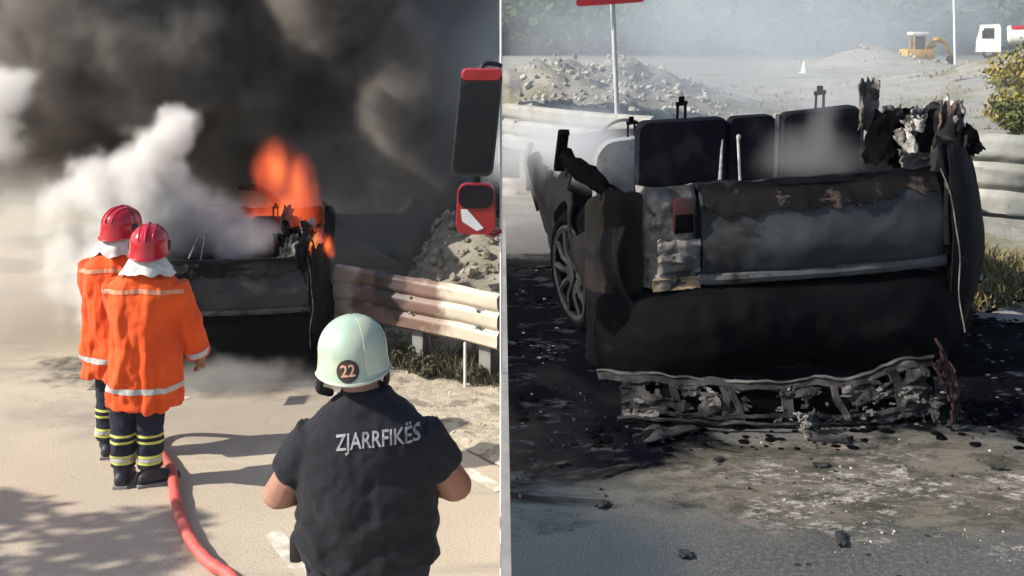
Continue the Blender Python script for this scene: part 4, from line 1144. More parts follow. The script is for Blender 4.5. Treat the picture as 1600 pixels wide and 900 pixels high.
def dome(rx, ry, rz, skirt, flare, n=40, m=14, back_drop=0.0, thick=0.006, point=0.0):
    """helmet shell: dome with a straight skirt; back (-y) may hang lower"""
    mb = MB()
    def f(u, v):
        a = 2 * math.pi * u
        if v < 0.72:
            t = (v / 0.72) * math.pi / 2
            r, z = math.sin(t), math.cos(t)
            x, y, zz = rx * r * math.cos(a), ry * r * math.sin(a), rz * z ** (1 - point)
        else:
            k = (v - 0.72) / 0.28
            drop = skirt + back_drop * max(0, -math.sin(a)) ** 2
            x, y = (rx + flare * k * k) * math.cos(a), (ry + flare * k * k) * math.sin(a)
            zz = -drop * k
        return (x, y, zz)
    mb.grid(f, n + 1, m * 2, thick=-thick)
    bm = bmesh.new(); me = mb.mesh('h'); bm.from_mesh(me)
    bmesh.ops.remove_doubles(bm, verts=bm.verts[:], dist=0.0004)
    bmesh.ops.recalc_face_normals(bm, faces=bm.faces[:])
    bm.to_mesh(me); bm.free()
    me.polygons.foreach_set('use_smooth', [True] * len(me.polygons))
    try: me.set_sharp_from_angle(angle=math.radians(50))
    except Exception: pass
    return me

def boot(mb, c, ang):
    Rz = Matrix.Rotation(ang, 3, 'Z')
    P = lambda x, y, z: Vector(c) + Rz @ Vector((x, y, z))
    mb.tube([P(0, -0.01, 0.30), P(0, -0.005, 0.16), P(0, 0, 0.07)], [0.070, 0.062, 0.062], 12)
    rings = []
    for y, w, h in ((-0.085, 0.030, 0.06), (-0.07, 0.044, 0.085), (-0.02, 0.048, 0.105), (0.05, 0.050, 0.095), (0.11, 0.054, 0.075), (0.16, 0.048, 0.060), (0.188, 0.028, 0.045)):
        rings.append([P(w * math.cos(a), y, 0.004 + max(0, h / 2 + h / 2 * math.sin(a))) for a in [2 * math.pi * i / 14 for i in range(14)]])
    mb.ring_loft(rings)

def firefighter(label, loc, rz, group, hz, coat_hem, legs, feet_ang, r_arm, l_arm, head_turn, seed):
    p = thing('person', label, 'person', loc, rz, group)
    zs = hz / 1.74
    # body
    b = MB()
    hc = Vector((0.02, 0.02, 1.575 * zs))
    head(b, hc, head_turn)
    b.tube([(0.0, -0.02, 1.36 * zs), (0.01, 0.0, 1.50 * zs)], [0.062, 0.055], 12)
    b.ring_loft([[(0.17 * w * math.cos(a), 0.11 * w * math.sin(a), z * zs) for a in [2 * math.pi * i / 18 for i in range(18)]] for z, w in ((0.84, 0.9), (1.0, 0.88), (1.2, 1.0), (1.33, 1.05), (1.40, 0.6))])
    for lx in legs: b.tube([(lx, 0, 0.92 * zs), (lx, 0.02, 0.5), (lx, 0, 0.06)], [0.085, 0.060, 0.042], 12)
    for s, arm in ((1, r_arm), (-1, l_arm)):
        b.tube([arm[0], arm[1], arm[2]], [0.05, 0.042, 0.030], 10)
        d = Vector(arm[2]) - Vector(arm[1])
        hand(b, Vector(arm[2]), d, Vector((-s * 0.6, 0.5, -0.3)), s, 0.75)
    new_obj('body', skin(b, 0.009, 3), M_SKIN, p)
    # trousers
    tr = MB()
    for lx in legs:
        tr.tube([(lx * 0.55, 0, 0.95 * zs), (lx * 0.9, 0.0, 0.72), (lx, 0.01, 0.45), (lx, 0.0, 0.28), (lx, 0, 0.12)], [0.080, 0.088, 0.090, 0.082, 0.080], 16)
    tr.ball(((legs[0] + legs[1]) / 2, 0, 0.92 * zs), (0.105, 0.10, 0.12), 16, 10)
    tm = skin(tr, 0.011, 3, wrinkle=lambda c, n: 0.012 * fbm(c.x * 7, c.y * 7, c.z * 9 + seed) + 0.005 * fbm(c.x * 20, c.y * 20, c.z * 26))
    to = new_obj('trousers', tm, M_NAVY, p)
    tb = bvh_of(tm)
    for lx in legs:
        for z in (0.315, 0.180):
            for dz, h, mm, nm in ((0.021, 0.016, M_YELLOW, 'yellow_tape'), (0.0, 0.022, M_SILVER, 'silver_tape'), (-0.021, 0.016, M_YELLOW, 'yellow_tape')):
                if nm == 'silver_tape' and z > 0.25: continue
                band(tb, (lx, 0.0), lambda a: z + dz, h, 0.004, 30, rmax=0.099).build(nm, mm, to)
    # boots
    for lx, an in zip(legs, feet_ang):
        m = MB(); boot(m, (lx, 0, 0), an)
        bo = new_obj('boot', skin(m, 0.010, 3), M_BOOT, p)
        m = MB()
        Rz = Matrix.Rotation(an, 3, 'Z')
        out = [(-0.045, -0.09), (0.045, -0.09), (0.056, 0.05), (0.05, 0.16), (0.0, 0.195), (-0.05, 0.16), (-0.056, 0.05)]
        vs = [Vector((lx, 0, z)) + Rz @ Vector((x, y, 0)) for z in (0.0, 0.018) for x, y in out]
        k = len(out)
        m.add(vs, [tuple(range(k))[::-1], tuple(range(k, 2 * k))] + [(i, (i + 1) % k, (i + 1) % k + k, i + k) for i in range(k)])
        m.build('sole', mat('pale_sole', (0.30, 0.29, 0.27), (0.2, 0.2, 0.19), 0.7, 20), bo, smooth=False)
    # coat
    c = MB()
    prof = ((coat_hem, 0.232, 0.165), (coat_hem + 0.2, 0.236, 0.170), (0.95, 0.225, 0.160), (1.12, 0.225, 0.160), (1.26, 0.228, 0.158), (1.34, 0.220, 0.146), (1.395, 0.175, 0.120), (1.44, 0.085, 0.080))
    c.ring_loft([[(w * math.copysign(abs(math.cos(a)) ** 0.85, math.cos(a)), d * math.copysign(abs(math.sin(a)) ** 0.85, math.sin(a)), z * (zs if z > 0.9 else 1)) for a in [2 * math.pi * i / 32 for i in range(32)]] for z, w, d in prof])
    for arm in (r_arm, l_arm):
        e = Vector(arm[2]) - Vector(arm[1])
        c.tube([arm[0], (Vector(arm[0]) + Vector(arm[1])) / 2, arm[1], Vector(arm[1]) + e * 0.5, Vector(arm[1]) + e * 0.93], [0.088, 0.086, 0.080, 0.075, 0.072], 14)
    def wr(q, n):
        a = math.atan2(q.y, q.x)
        low = sm(1.25, 0.7, q.z)
        return (0.018 * fbm(a * 2.6 + seed, q.z * 0.9, 0.5) * (0.4 + 0.6 * low) + 0.012 * fbm(q.x * 9 + seed, q.y * 9, q.z * 5)
                + 0.020 * (0.35 - abs(fbm(q.x * 4.5 + seed, q.y * 4.5, q.z * 2.6))) * sm(1.42, 1.25, q.z)
                + 0.010 * math.sin(q.x * 26 + 7 * fbm(q.z * 1.6, seed, q.x * 2)) * sm(1.3, 1.15, q.z) * (1 if q.y < 0 else 0.3))
    cm = skin(c, 0.011, 3, wrinkle=wr)
    co = new_obj('coat', cm, M_ORANGE, p)
    cb = bvh_of(cm)
    band(cb, (0, 0), lambda a: coat_hem + 0.135, 0.036, 0.004, 70, rmax=0.5).build('reflective_tape', M_SILVER, co)
    band(cb, (0, 0), lambda a: 1.315 * zs - 0.01 * math.cos(2 * a), 0.028, 0.004, 70, math.pi * 1.06, math.pi * 1.94).build('shoulder_tape', M_PEACH, co)
    for arm in (r_arm, l_arm):
        e = Vector(arm[2]) - Vector(arm[1])
        m = MB(); m.tube([Vector(arm[1]) + e * 0.74, Vector(arm[1]) + e * 0.88], [0.081, 0.080], 16)
        m.build('cuff_tape', M_SILVER, co)
    # nape cloth under the helmet
    def cape(u, v):
        a = math.radians(180 + 10 + 160 * u)
        r = 0.098 + 0.062 * v + 0.016 * math.sin(u * 15 + seed) * v + 0.012 * fbm(u * 7, v * 3, seed)
        return (hc.x + r * 1.12 * math.cos(a), hc.y - 0.015 + r * 1.0 * math.sin(a), hc.z - 0.050 - (0.098 + 0.035 * fbm(u * 5, seed, 0)) * v)
    # helmet
    hm = dome(0.124, 0.148, 0.128, 0.075, 0.006, back_drop=0.03, point=0.06)
    he = new_obj('helmet', hm, M_HELM_R, p, loc=hc + Vector((0, 0, 0.035)))
    he.rotation_euler = (math.radians(-5), 0, head_turn)
    for xo, rr in ((0.0, 0.009), (0.045, 0.006), (-0.045, 0.006)):
        m = MB(); pts = []
        for i in range(17):
            t = math.radians(-80 + 160 * i / 16)
            k = math.sqrt(max(0, 1 - (xo / 0.124) ** 2))
            pts.append((xo, -0.150 * k * math.sin(-t) , 0.130 * k * math.cos(t)))
        m.tube(pts, rr, 7); m.build('crest_rib', M_HELM_R, he)
    ring = [(0.131 * math.cos(a), 0.155 * math.sin(a), -0.072 - 0.028 * max(0, -math.sin(a)) ** 2) for a in [2 * math.pi * i / 40 for i in range(41)]]
    m = MB(); m.tube(ring, 0.006, 6); m.build('rim_edge', M_HELM_R, he)
    m = MB(); m.ball((0.126, 0.01, -0.015), (0.010, 0.03, 0.035), 10, 8); m.build('visor_hinge', M_BLACKPL, he)
    m = MB(); m.ball((-0.126, 0.01, -0.015), (0.010, 0.03, 0.035), 10, 8); m.build('visor_hinge', M_BLACKPL, he)
    MB().grid(cape, 30, 8, thick=0.006).build('nape_cloth', M_CAPE, p)
    return p

# the pair in orange coats
FG = 'firefighters in orange coats'
firefighter('firefighter in orange coat and red helmet standing farther left, behind the other', (-2.755, 7.60, 0), 0.0, FG, 1.735, 0.57,
            (-0.065, 0.075), (0.25, -0.5), ((0.19, 0, 1.33), (0.215, 0.12, 1.08), (0.10, 0.36, 1.02)), ((-0.19, 0, 1.33), (-0.215, 0.12, 1.08), (-0.08, 0.36, 0.98)), math.radians(-28), 1.0)
firefighter('nearer firefighter in orange coat and red helmet standing beside the hose', (-2.40, 7.12, 0), 0.0, FG, 1.70, 0.52,
            (-0.145, 0.035), (0.1, -1.05), ((0.19, 0, 1.31), (0.285, 0.03, 1.05), (0.315, 0.12, 0.80)), ((-0.19, 0, 1.31), (-0.205, 0.13, 1.06), (-0.02, 0.34, 0.98)), math.radians(8), 5.0)

# ---- firefighter in the dark shirt, seen from behind in the foreground
fp = thing('person', 'helmeted firefighter in dark lettered T-shirt seen from behind in the foreground', 'person', (-0.60, 4.53, 0), 0.0)
b = MB()
hc = Vector((-0.055, 0.03, 1.625))
head(b, hc, math.radians(10))
b.tube([(-0.01, -0.02, 1.40), (-0.03, 0.0, 1.50), (-0.05, 0.02, 1.58)], [0.085, 0.076, 0.070], 14)
torso = ((0.86, 0.255, 0.165), (0.98, 0.275, 0.180), (1.12, 0.262, 0.170), (1.26, 0.245, 0.150), (1.36, 0.215, 0.125), (1.43, 0.12, 0.085))
b.ring_loft([[(0.95 * w * math.cos(a), 0.95 * d * math.sin(a), z) for a in [2 * math.pi * i / 24 for i in range(24)]] for z, w, d in torso])
armR = ((0.205, 0.0, 1.305), (0.365, 0.015, 1.075), (0.14, 0.30, 1.04))
armL = ((-0.205, 0.0, 1.295), (-0.372, 0.01, 1.045), (-0.15, 0.30, 1.02))
for s, arm in ((1, armR), (-1, armL)):
    A, E, Wr = (Vector(q) for q in arm)
    b.tube([A, A.lerp(E, 0.5), E, E.lerp(Wr, 0.3), E.lerp(Wr, 0.7), Wr], [0.070, 0.072, 0.073, 0.072, 0.054, 0.036], 14)
    hand(b, Wr, Wr - E, Vector((-s * 0.4, -0.5, 0.5)), s, 0.85)
for lx in (-0.12, 0.12):
    b.tube([(lx, 0, 0.92), (lx * 1.05, 0.01, 0.50), (lx * 1.1, 0, 0.06)], [0.105, 0.070, 0.045], 12)
new_obj('body', skin(b, 0.0095, 4), M_SKIN, fp)
sh = MB()
sh.ring_loft([[(w * math.copysign(abs(math.cos(a)) ** 0.9, math.cos(a)), d * math.copysign(abs(math.sin(a)) ** 0.9, math.sin(a)) - 0.01, z) for a in [2 * math.pi * i / 32 for i in range(32)]]
              for z, w, d in ((0.80, 0.298, 0.195), (0.86, 0.296, 0.195), (0.98, 0.298, 0.195), (1.12, 0.290, 0.188), (1.26, 0.282, 0.170), (1.34, 0.258, 0.150), (1.405, 0.198, 0.122), (1.47, 0.115, 0.10), (1.50, 0.088, 0.085))])
for arm in (armR, armL):
    A, E, Wr = (Vector(q) for q in arm)
    sh.tube([A + Vector((0, 0, 0.01)), A.lerp(E, 0.35), A.lerp(E, 0.70)], [0.106, 0.102, 0.096], 16)
def swr(q, n):
    return 0.014 * (0.3 - abs(fbm(q.x * 3.6 + q.z * 1.8, q.y * 3.6, q.z * 4.2 - q.x * 1.5))) + 0.009 * (0.3 - abs(fbm(q.x * 8 + q.z * 5, q.y * 8, q.z * 9 - q.x * 5))) + 0.008 * fbm(q.x * 4, q.y * 4, q.z * 6 + 2) + 0.007 * fbm(q.x * 10, q.y * 10, q.z * 15) * sm(1.4, 1.1, q.z) + 0.006 * math.sin(q.z * 46 + 6 * fbm(q.x * 3, q.y * 3, q.z * 2)) * sm(1.12, 0.95, q.z)
shm = skin(sh, 0.011, 5, wrinkle=swr)
shirt = new_obj('shirt', shm, M_SHIRT, fp)
# collar ring
m = MB(); m.tube([(-0.015 + 0.092 * math.cos(a), -0.005 + 0.088 * math.sin(a), 1.478 + 0.012 * math.sin(a)) for a in [2 * math.pi * i / 30 for i in range(31)]], 0.009, 7)
m.build('collar', M_SHIRT, shirt)

def text_mesh(body, size, bold=0.0, xs=1.0):
    cu = bpy.data.curves.new('t', 'FONT'); cu.body = body; cu.size = size; cu.align_x = 'CENTER'; cu.align_y = 'CENTER'
    cu.offset = bold; cu.resolution_u = 3
    o = bpy.data.objects.new('t', cu); COL.objects.link(o)
    dg = bpy.context.evaluated_depsgraph_get()
    me = bpy.data.meshes.new_from_object(o.evaluated_get(dg))
    bpy.data.objects.remove(o)
    bm = bmesh.new(); bm.from_mesh(me)
    for v in bm.verts: v.co.x *= xs
    bmesh.ops.triangulate(bm, faces=bm.faces[:])
    for _ in range(3):
        long = [e for e in bm.edges if e.calc_length() > size * 0.18]
        if not long: break
        bmesh.ops.subdivide_edges(bm, edges=long, cuts=1)
        bmesh.ops.triangulate(bm, faces=bm.faces[:])
    bm.to_mesh(me); bm.free()
    return me
def project(me, bvh, fn, off):
    for v in me.vertices:
        x, z = fn(v.co.x, v.co.y)
        hit = bvh.ray_cast(Vector((x, -2, z)), Vector((0, 1, 0)))[0]
        v.co = Vector((x, (hit.y if hit is not None else 0.0) - off, z))
    me.update(); return me
ca, sa = math.cos(math.radians(3.5)), math.sin(math.radians(3.5))
lt = text_mesh('ZJARRFIKËS', 0.082, 0.0012, 0.66)
w = max(v.co.x for v in lt.vertices) - min(v.co.x for v in lt.vertices)
kx = 0.335 / w
project(lt, bvh_of(shm), lambda x, y: (0.060 + kx * x * ca - y * sa, 1.338 + kx * x * sa + y * ca - 0.25 * (kx * x) ** 2), 0.004)
new_obj('back_lettering', lt, mat('faded_white_print', (0.34, 0.34, 0.36), (0.13, 0.13, 0.145), 0.8, 22, lo=0.42, hi=0.66), shirt)
# trousers and boots
tr = MB()
for lx in (-0.13, 0.13):
    tr.tube([(lx, 0, 0.84), (lx * 1.02, 0.01, 0.5), (lx * 1.08, 0, 0.10)], [0.140, 0.105, 0.090], 16)
tr.ball((0, -0.01, 0.80), (0.265, 0.175, 0.13), 20, 12)
new_obj('trousers', skin(tr, 0.013, 3, wrinkle=lambda c, n: 0.010 * fbm(c.x * 7, c.y * 7, c.z * 8)), M_NAVY, fp)
for lx, an in ((-0.14, 0.2), (0.14, -0.2)):
    m = MB(); boot(m, (lx, 0, 0), an); new_obj('boot', skin(m, 0.010, 3), M_BOOT, fp)
# pouch on the belt at the left hip
m = MB(); m.box((-0.285, -0.06, 0.86), (0.05, 0.07, 0.11), bev=0.015); m.build('belt_pouch', M_BLACKPL, fp)
# mint helmet with the number 22
hm = dome(0.144, 0.165, 0.136, 0.092, 0.010, 48, 16, back_drop=0.024)
he = new_obj('helmet', hm, M_HELM_G, fp, loc=hc + Vector((-0.012, -0.01, 0.030)))
he.rotation_euler = (math.radians(-4), math.radians(-3), math.radians(8))
hb = bvh_of(hm)
ring = [(0.152 * math.cos(a), 0.175 * math.sin(a), -0.090 - 0.024 * max(0, -math.sin(a)) ** 2) for a in [2 * math.pi * i / 48 for i in range(49)]]
m = MB(); m.tube(ring, 0.007, 6); m.build('rim_edge', mat('pale_rim', (0.52, 0.55, 0.46), (0.44, 0.47, 0.40), 0.5, 9), he)
m = MB()
def plate(u, v):
    a = math.radians(-72 + 44 * u); el = math.radians(-2 + 66 * v)
    d = Vector((math.cos(a) * math.cos(el), math.sin(a) * math.cos(el), math.sin(el)))
    if v < 0.25:
        z = -0.085 + 0.34 * v
        d = Vector((math.cos(a), math.sin(a), 0)); o_ = Vector((0, 0, z))
    else:
        o_ = Vector((0, 0, 0))
    hit = hb.ray_cast(o_, d)[0]
    r = (hit - o_).length if hit is not None else 0.15
    return o_ + d * (r + 0.012)
m.grid(plate, 14, 20, thick=0.003); m.build('side_plate', mat('pale_helmet_plate', (0.55, 0.60, 0.45), (0.48, 0.53, 0.40), 0.4, 6), he)
disc = MB(); ring2 = [(0.046 * math.cos(a), 0.046 * math.sin(a), 0) for a in [2 * math.pi * i / 32 for i in range(32)]]
rr2 = [[(x * k, y * k, 0) for x, y, _ in ring2] for k in (0.02, 0.35, 0.7, 1.0)]
disc.ring_loft(rr2, cap=False)
dm = disc.mesh('badge', True, fix=False)
OX, OZ = -0.020, -0.058
project(dm, hb, lambda x, y: (OX + x, OZ + y), 0.003)
bd = new_obj('number_badge', dm, mat('badge_black', (0.025, 0.018, 0.016), (0.04, 0.025, 0.02), 0.6, 30), he)
dt = text_mesh('22', 0.066, 0.0012, 0.92)
project(dt, hb, lambda x, y: (OX + x * ca - y * sa * 0.5, OZ + y + x * 0.03), 0.0055)
new_obj('badge_number', dt, mat('badge_orange', (0.66, 0.40, 0.28), (0.56, 0.30, 0.20), 0.6, 30), bd)
m = MB(); m.tube(smooth_path([(-0.135, -0.06, -0.10), (-0.142, -0.03, -0.15), (-0.10, 0.03, -0.185)], 4), 0.018, 7); m.build('chin_strap', M_BLACKPL, he)
m = MB(); m.tube(smooth_path([(0.135, -0.06, -0.10), (0.130, -0.03, -0.15), (0.09, 0.03, -0.185)], 4), 0.014, 7); m.build('chin_strap', M_BLACKPL, he)

# ------------------------------------------------------------------ fire hose
hp = smooth_path([(-2.40, 7.46, 0.97), (-2.45, 7.62, 0.72), (-2.58, 7.92, 0.22), (-2.56, 7.85, 0.05), (-2.49, 7.62, 0.045), (-2.27, 7.24, 0.045), (-2.14, 6.90, 0.040), (-1.99, 6.53, 0.040), (-1.82, 6.21, 0.040), (-1.66, 5.99, 0.040), (-1.50, 5.83, 0.040), (-1.40, 5.60, 0.040), (-1.42, 5.2, 0.040), (-1.7, 4.2, 0.040), (-2.0, 2.6, 0.040)], 8)
t = thing('fire_hose', 'coral red fire hose curving over the pale road from the firefighters', 'hose', (-2.40, 7.46, 0))
m = MB(); m.tube([Vector(p) - Vector((-2.40, 7.46, 0)) for p in hp], [0.034 + 0.002 * math.sin(i * 1.3) for i in range(len(hp))], 14)
m.build('hose_line', mat('coral_hose', (0.62, 0.12, 0.10), (0.52, 0.09, 0.08), 0.55, 8, bump=0.15, bscale=50, c3=(0.40, 0.10, 0.08), s3=3), t)
m = MB(); m.tube([(0.0, 0.0, 0.97), (0.03, 0.12, 1.02), (0.06, 0.30, 1.06)], [0.036, 0.030, 0.018], 12); m.build('nozzle', M_BLACKPL, t)

# ------------------------------------------------------------------ signs, poles and far machines
g0 = terrain(1.12, 11.3)
t = thing('road_sign', 'red bordered triangular warning sign on grey pole behind the guardrail', 'sign', (1.13, 11.3, g0))
zt = 3.22 - g0
m = MB(); m.tube([(0.0, 0, -0.2), (-0.115, 0, zt + 0.75)], 0.026, 12); m.build('pole', mat('galvanised_pole', (0.50, 0.53, 0.53), (0.40, 0.43, 0.43), 0.45, 6), t)
def tri(w, d0, d1, lift=0.0):
    h = w * 0.866; r = 0.05 * w / 0.78
    P = [(-w / 2, 0), (w / 2, 0), (0, h)]
    cx, cz = 0, h / 3
    out = []
    for i in range(3):
        a, b_, c_ = Vector(P[i - 1]), Vector(P[i]), Vector(P[(i + 1) % 3])
        d1_, d2_ = (a - b_).normalized(), (c_ - b_).normalized()
        q1, q2 = b_ + d1_ * r * 1.7, b_ + d2_ * r * 1.7
        for k in range(5):
            tt = k / 4
            out.append((q1 * (1 - tt) ** 2 + b_ * 2 * tt * (1 - tt) + q2 * tt * tt))
    return MB().prism([(p.x, p.y + lift) for p in out], d0, d1)
tilt = math.radians(-3)
s1 = tri(0.78, -0.055, -0.049).build('plate', mat('sign_red', (0.45, 0.012, 0.02), (0.38, 0.01, 0.018), 0.35, 6), t, smooth=False, loc=(-0.115, 0, zt)); s1.rotation_euler = (0, math.radians(-4), 0.1)
tri(0.50, -0.059, -0.0555, 0.085).build('white_field', M_WHITEPAINT, s1, smooth=False)
m = MB(); m.box((0, -0.020, 0.30), (0.10, 0.05, 0.05), bev=0.006); m.box((0, -0.020, 0.12), (0.10, 0.05, 0.05), bev=0.006); m.build('bracket', M_POST, s1)

g0 = terrain(24.4, 60)
t = thing('lamp_post', 'slender white lamp post between the yellow digger and the tanker truck', 'lamp post', (24.4, 60, g0))
m = MB(); m.tube([(0.05, 0, -0.3), (-0.03, 0, 4.0), (-0.16, 0, 7.6)], [0.075, 0.065, 0.045], 10); m.build('pole', M_WHITEPAINT, t)
m = MB(); m.tube(smooth_path([(-0.16, 0, 7.6), (-0.3, 0, 8.1), (-0.9, 0, 8.35)], 5), 0.04, 8); m.build('arm', M_WHITEPAINT, t)
m = MB(); m.box((-1.15, 0, 8.36), (0.6, 0.24, 0.10), bev=0.04); m.build('lamp_head', M_POST, t)

g0 = terrain(10.75, 40)
t = thing('traffic_cone', 'small white traffic cone standing far off on the pale road', 'cone', (10.75, 40, g0 + 0.05))
m = MB(); m.tube([(0, 0, 0.02), (0, 0, 0.10), (0, 0, 0.46)], [0.14, 0.12, 0.035], 14); m.build('cone_body', M_WHITEPAINT, t)
m = MB(); m.box((0, 0, 0.012), (0.34, 0.34, 0.025), bev=0.008); m.build('base', M_WHITEPAINT, t)

# tanker truck far right
M_TRW = mat('truck_white', (0.78, 0.78, 0.76), (0.68, 0.68, 0.66), 0.4, 3)
M_GLASS = mat('dark_window', (0.03, 0.035, 0.04), (0.045, 0.05, 0.055), 0.12, 3)
M_TYRE = mat('tyre_rubber', (0.02, 0.02, 0.02), (0.03, 0.03, 0.03), 0.85, 9)
tx, ty = 37.5, 88.0
g0 = 0.35
t = thing('tanker_truck', 'white tanker truck with red top parked far off at the right', 'truck', (tx, ty, g0), -0.40)
cab = MB(); cab.prism([(0.0, 0.55), (0.05, 1.5), (0.35, 2.72), (1.75, 2.78), (1.85, 2.5), (1.85, 0.55)], -1.15, 1.15); cab_o = cab.build('cab', M_TRW, t, smooth=False)
m = MB(); m.prism([(0.45, 1.62), (0.62, 2.45), (1.35, 2.45), (1.35, 1.62)], -1.17, -1.152); m.build('side_window', M_GLASS, cab_o, smooth=False)
m = MB(); m.add([(0.075, -0.95, 1.62), (0.075, 0.95, 1.62), (0.315, 0.95, 2.55), (0.315, -0.95, 2.55)], [(0, 1, 2, 3)]); m.warp(lambda p: (p.x - 0.02, p.y, p.z)); m.build('windscreen', M_GLASS, cab_o, smooth=False)
m = MB(); m.box((0.55, -1.2, 2.0), (0.16, 0.1, 0.5), bev=0.03); m.build('door_mirror', M_BLACKPL, cab_o)
m = MB(); m.box((0.0, 0, 0.62), (0.16, 2.2, 0.34), bev=0.05); m.build('bumper', M_POST, t)
m = MB(); m.box((5.0, 0, 0.85), (9.6, 0.9, 0.25)); m.build('chassis', M_POST, t, smooth=False)
tk = MB(); tk.ring_loft([[(x, 1.15 * k * math.cos(a), 1.85 + 0.82 * k * math.sin(a)) for a in [2 * math.pi * i / 28 for i in range(28)]] for x, k in ((2.3, 0.85), (2.42, 0.97), (2.6, 1.0), (9.2, 1.0), (9.4, 0.9))])
tk_o = tk.build('tank', M_TRW, t)
m = MB(); m.ring_loft([[(x, 1.165 * math.cos(a), 1.85 + 0.835 * math.sin(a)) for a in [math.radians(35 + 110 * i / 16) for i in range(17)]] for x in (2.6, 9.2)], cap=False, closed=False); m.build('red_top', M_RED, tk_o)
for wx in (0.95, 3.6, 7.4, 8.6):
    for wy in (-0.95, 0.95):
        m = MB(); m.tube([(wx, wy - 0.17, 0.48), (wx, wy + 0.17, 0.48)], 0.5, 22); wo = m.build('wheel', M_TYRE, t)
        m = MB(); m.tube([(wx, wy - 0.185, 0.48), (wx, wy + 0.185, 0.48)], 0.25, 16); m.build('hub', M_POST, wo)

# yellow digger
M_DIG = mat('digger_yellow', (0.62, 0.36, 0.04), (0.52, 0.28, 0.035), 0.5, 2, c3=(0.36, 0.2, 0.06), s3=2)
ex, ey = 26.2, 70.0
g0 = terrain(ex, ey)
t = thing('excavator', 'yellow digger with white cab roof working far off beside the mound', 'digger', (ex, ey, g0 - 0.05))
for s in (-0.8, 0.8):
    m = MB(); m.prism([(-0.85, 0.02), (0.75, 0.02), (1.0, 0.22), (0.95, 0.45), (-1.0, 0.45), (-1.05, 0.22)], s - 0.2, s + 0.2); m.build('crawler_track', M_TYRE, t, smooth=False)
m = MB(); m.box((-0.15, 0, 0.85), (1.8, 1.5, 0.6), bev=0.1); bo = m.build('engine_body', M_DIG, t)
m = MB(); m.box((-0.2, -0.35, 1.55), (0.75, 0.7, 0.85), bev=0.06); cb_ = m.build('cab', M_GLASS, t)
m = MB(); m.box((-0.2, -0.35, 2.16), (1.1, 0.9, 0.20), bev=0.04); m.build('cab_roof', M_WHITEPAINT, cb_)
for qx in (-0.56, 0.16):
    for qy in (-0.69, -0.01):
        m = MB(); m.box((qx, qy, 1.56), (0.07, 0.07, 1.02)); m.build('cab_pillar', M_DIG, cb_, smooth=False)
m = MB(); m.tube(smooth_path([(0.55, 0.25, 0.95), (1.15, 0.25, 1.75), (1.75, 0.25, 1.55)], 5), [0.17] * 4 + [0.15] * 4 + [0.12] * 3, 4); m.build('boom', M_DIG, t, smooth=False)
m = MB(); m.tube([(1.68, 0.25, 1.62), (2.15, 0.25, 0.75)], [0.12, 0.09], 4); m.build('dipper_arm', M_DIG, t, smooth=False)
m = MB(); m.prism([(2.0, 0.72), (2.35, 0.70), (2.38, 0.35), (2.12, 0.18), (1.92, 0.42)], -0.05, 0.55); m.build('bucket', mat('bucket_steel', (0.2, 0.15, 0.08), (0.12, 0.1, 0.07), 0.6, 4), t, smooth=False)
m = MB(); m.tube([(0.7, 0.25, 0.9), (1.2, 0.25, 1.45)], 0.05, 8); m.build('hydraulic_ram', M_POST, t)

# ------------------------------------------------------------------ vegetation
def leaf_mat(name, a, b_, c=None):
    return mat(name, a, b_, 0.75, 1.3, lo=0.35, hi=0.65, c3=c, s3=0.8, spec=0.2)
def leaves(centres, n, lsize, seed, flat=0.5):
    R = rng(seed); mb = MB()
    for _ in range(n):
        c, r = R.choice(centres)
        while True:
            d = Vector((R.uniform(-1, 1), R.uniform(-1, 1), R.uniform(-1, 1)))
            if 0.25 < d.length < 1: break
        p = Vector(c) + Vector((d.x * r[0], d.y * r[1], d.z * r[2]))
        q = Euler((R.uniform(-1.2, 1.2), R.uniform(-1.2, 1.2), R.uniform(0, 6.28))).to_matrix()
        s = lsize * R.uniform(0.6, 1.4)
        vs = [p + q @ Vector(v) * s for v in ((-0.5, 0, 0), (-0.1, 0.28, 0.06), (0.5, 0, 0), (-0.1, -0.28, 0.06))]
        mb.add(vs, [(0, 1, 2, 3)])
    return mb
def bush(label, loc, r, n, lsize, seed, m_leaf, group, branches=7):
    R = rng(seed)
    t = thing('bush', label, 'bush', loc, group=group)
    cs = []
    for i in range(branches):
        a = R.uniform(0, 6.28); k = R.uniform(0.2, 0.75)
        cs.append(((r * k * math.cos(a), r * k * math.sin(a), r * R.uniform(0.45, 1.35)), (r * R.uniform(0.28, 0.45),) * 2 + (r * R.uniform(0.22, 0.4),)))
    m = MB()
    for c, _ in cs:
        m.tube(smooth_path([(0, 0, -0.1), (c[0] * 0.4, c[1] * 0.4, c[2] * 0.5), c], 3), [0.022, 0.02, 0.018, 0.016, 0.013, 0.009, 0.006], 5)
    m.build('stems', mat('twig_bark', (0.10, 0.075, 0.05), (0.06, 0.045, 0.03), 0.9, 20), t)
    leaves(cs, n, lsize, seed + 1).build('foliage', m_leaf, t, smooth=False, fix=False)
    return t
M_OLIVE = leaf_mat('olive_leaves', (0.13, 0.14, 0.045), (0.075, 0.09, 0.03), (0.24, 0.20, 0.06))
M_DRY = leaf_mat('autumn_leaves', (0.30, 0.24, 0.06), (0.15, 0.15, 0.045), (0.36, 0.20, 0.06))
BG = 'roadside bushes beyond the wreck'
for i, (x, y, r, n, mm, lb) in enumerate([
    (7.25, 15.2, 0.95, 2600, M_DRY, 'yellowish leafy bush at the right edge above the guardrail'),
    (6.75, 14.6, 0.45, 900, M_OLIVE, 'low olive bush just left of the yellowish bush, above the guardrail'),
    (8.4, 17.6, 1.05, 2200, M_OLIVE, 'larger olive bush behind the yellowish bush at the right edge')]):
    bush(lb, (x, y, terrain(x, y) - 0.03), r, n, 0.085, 30 + i, mm, BG)

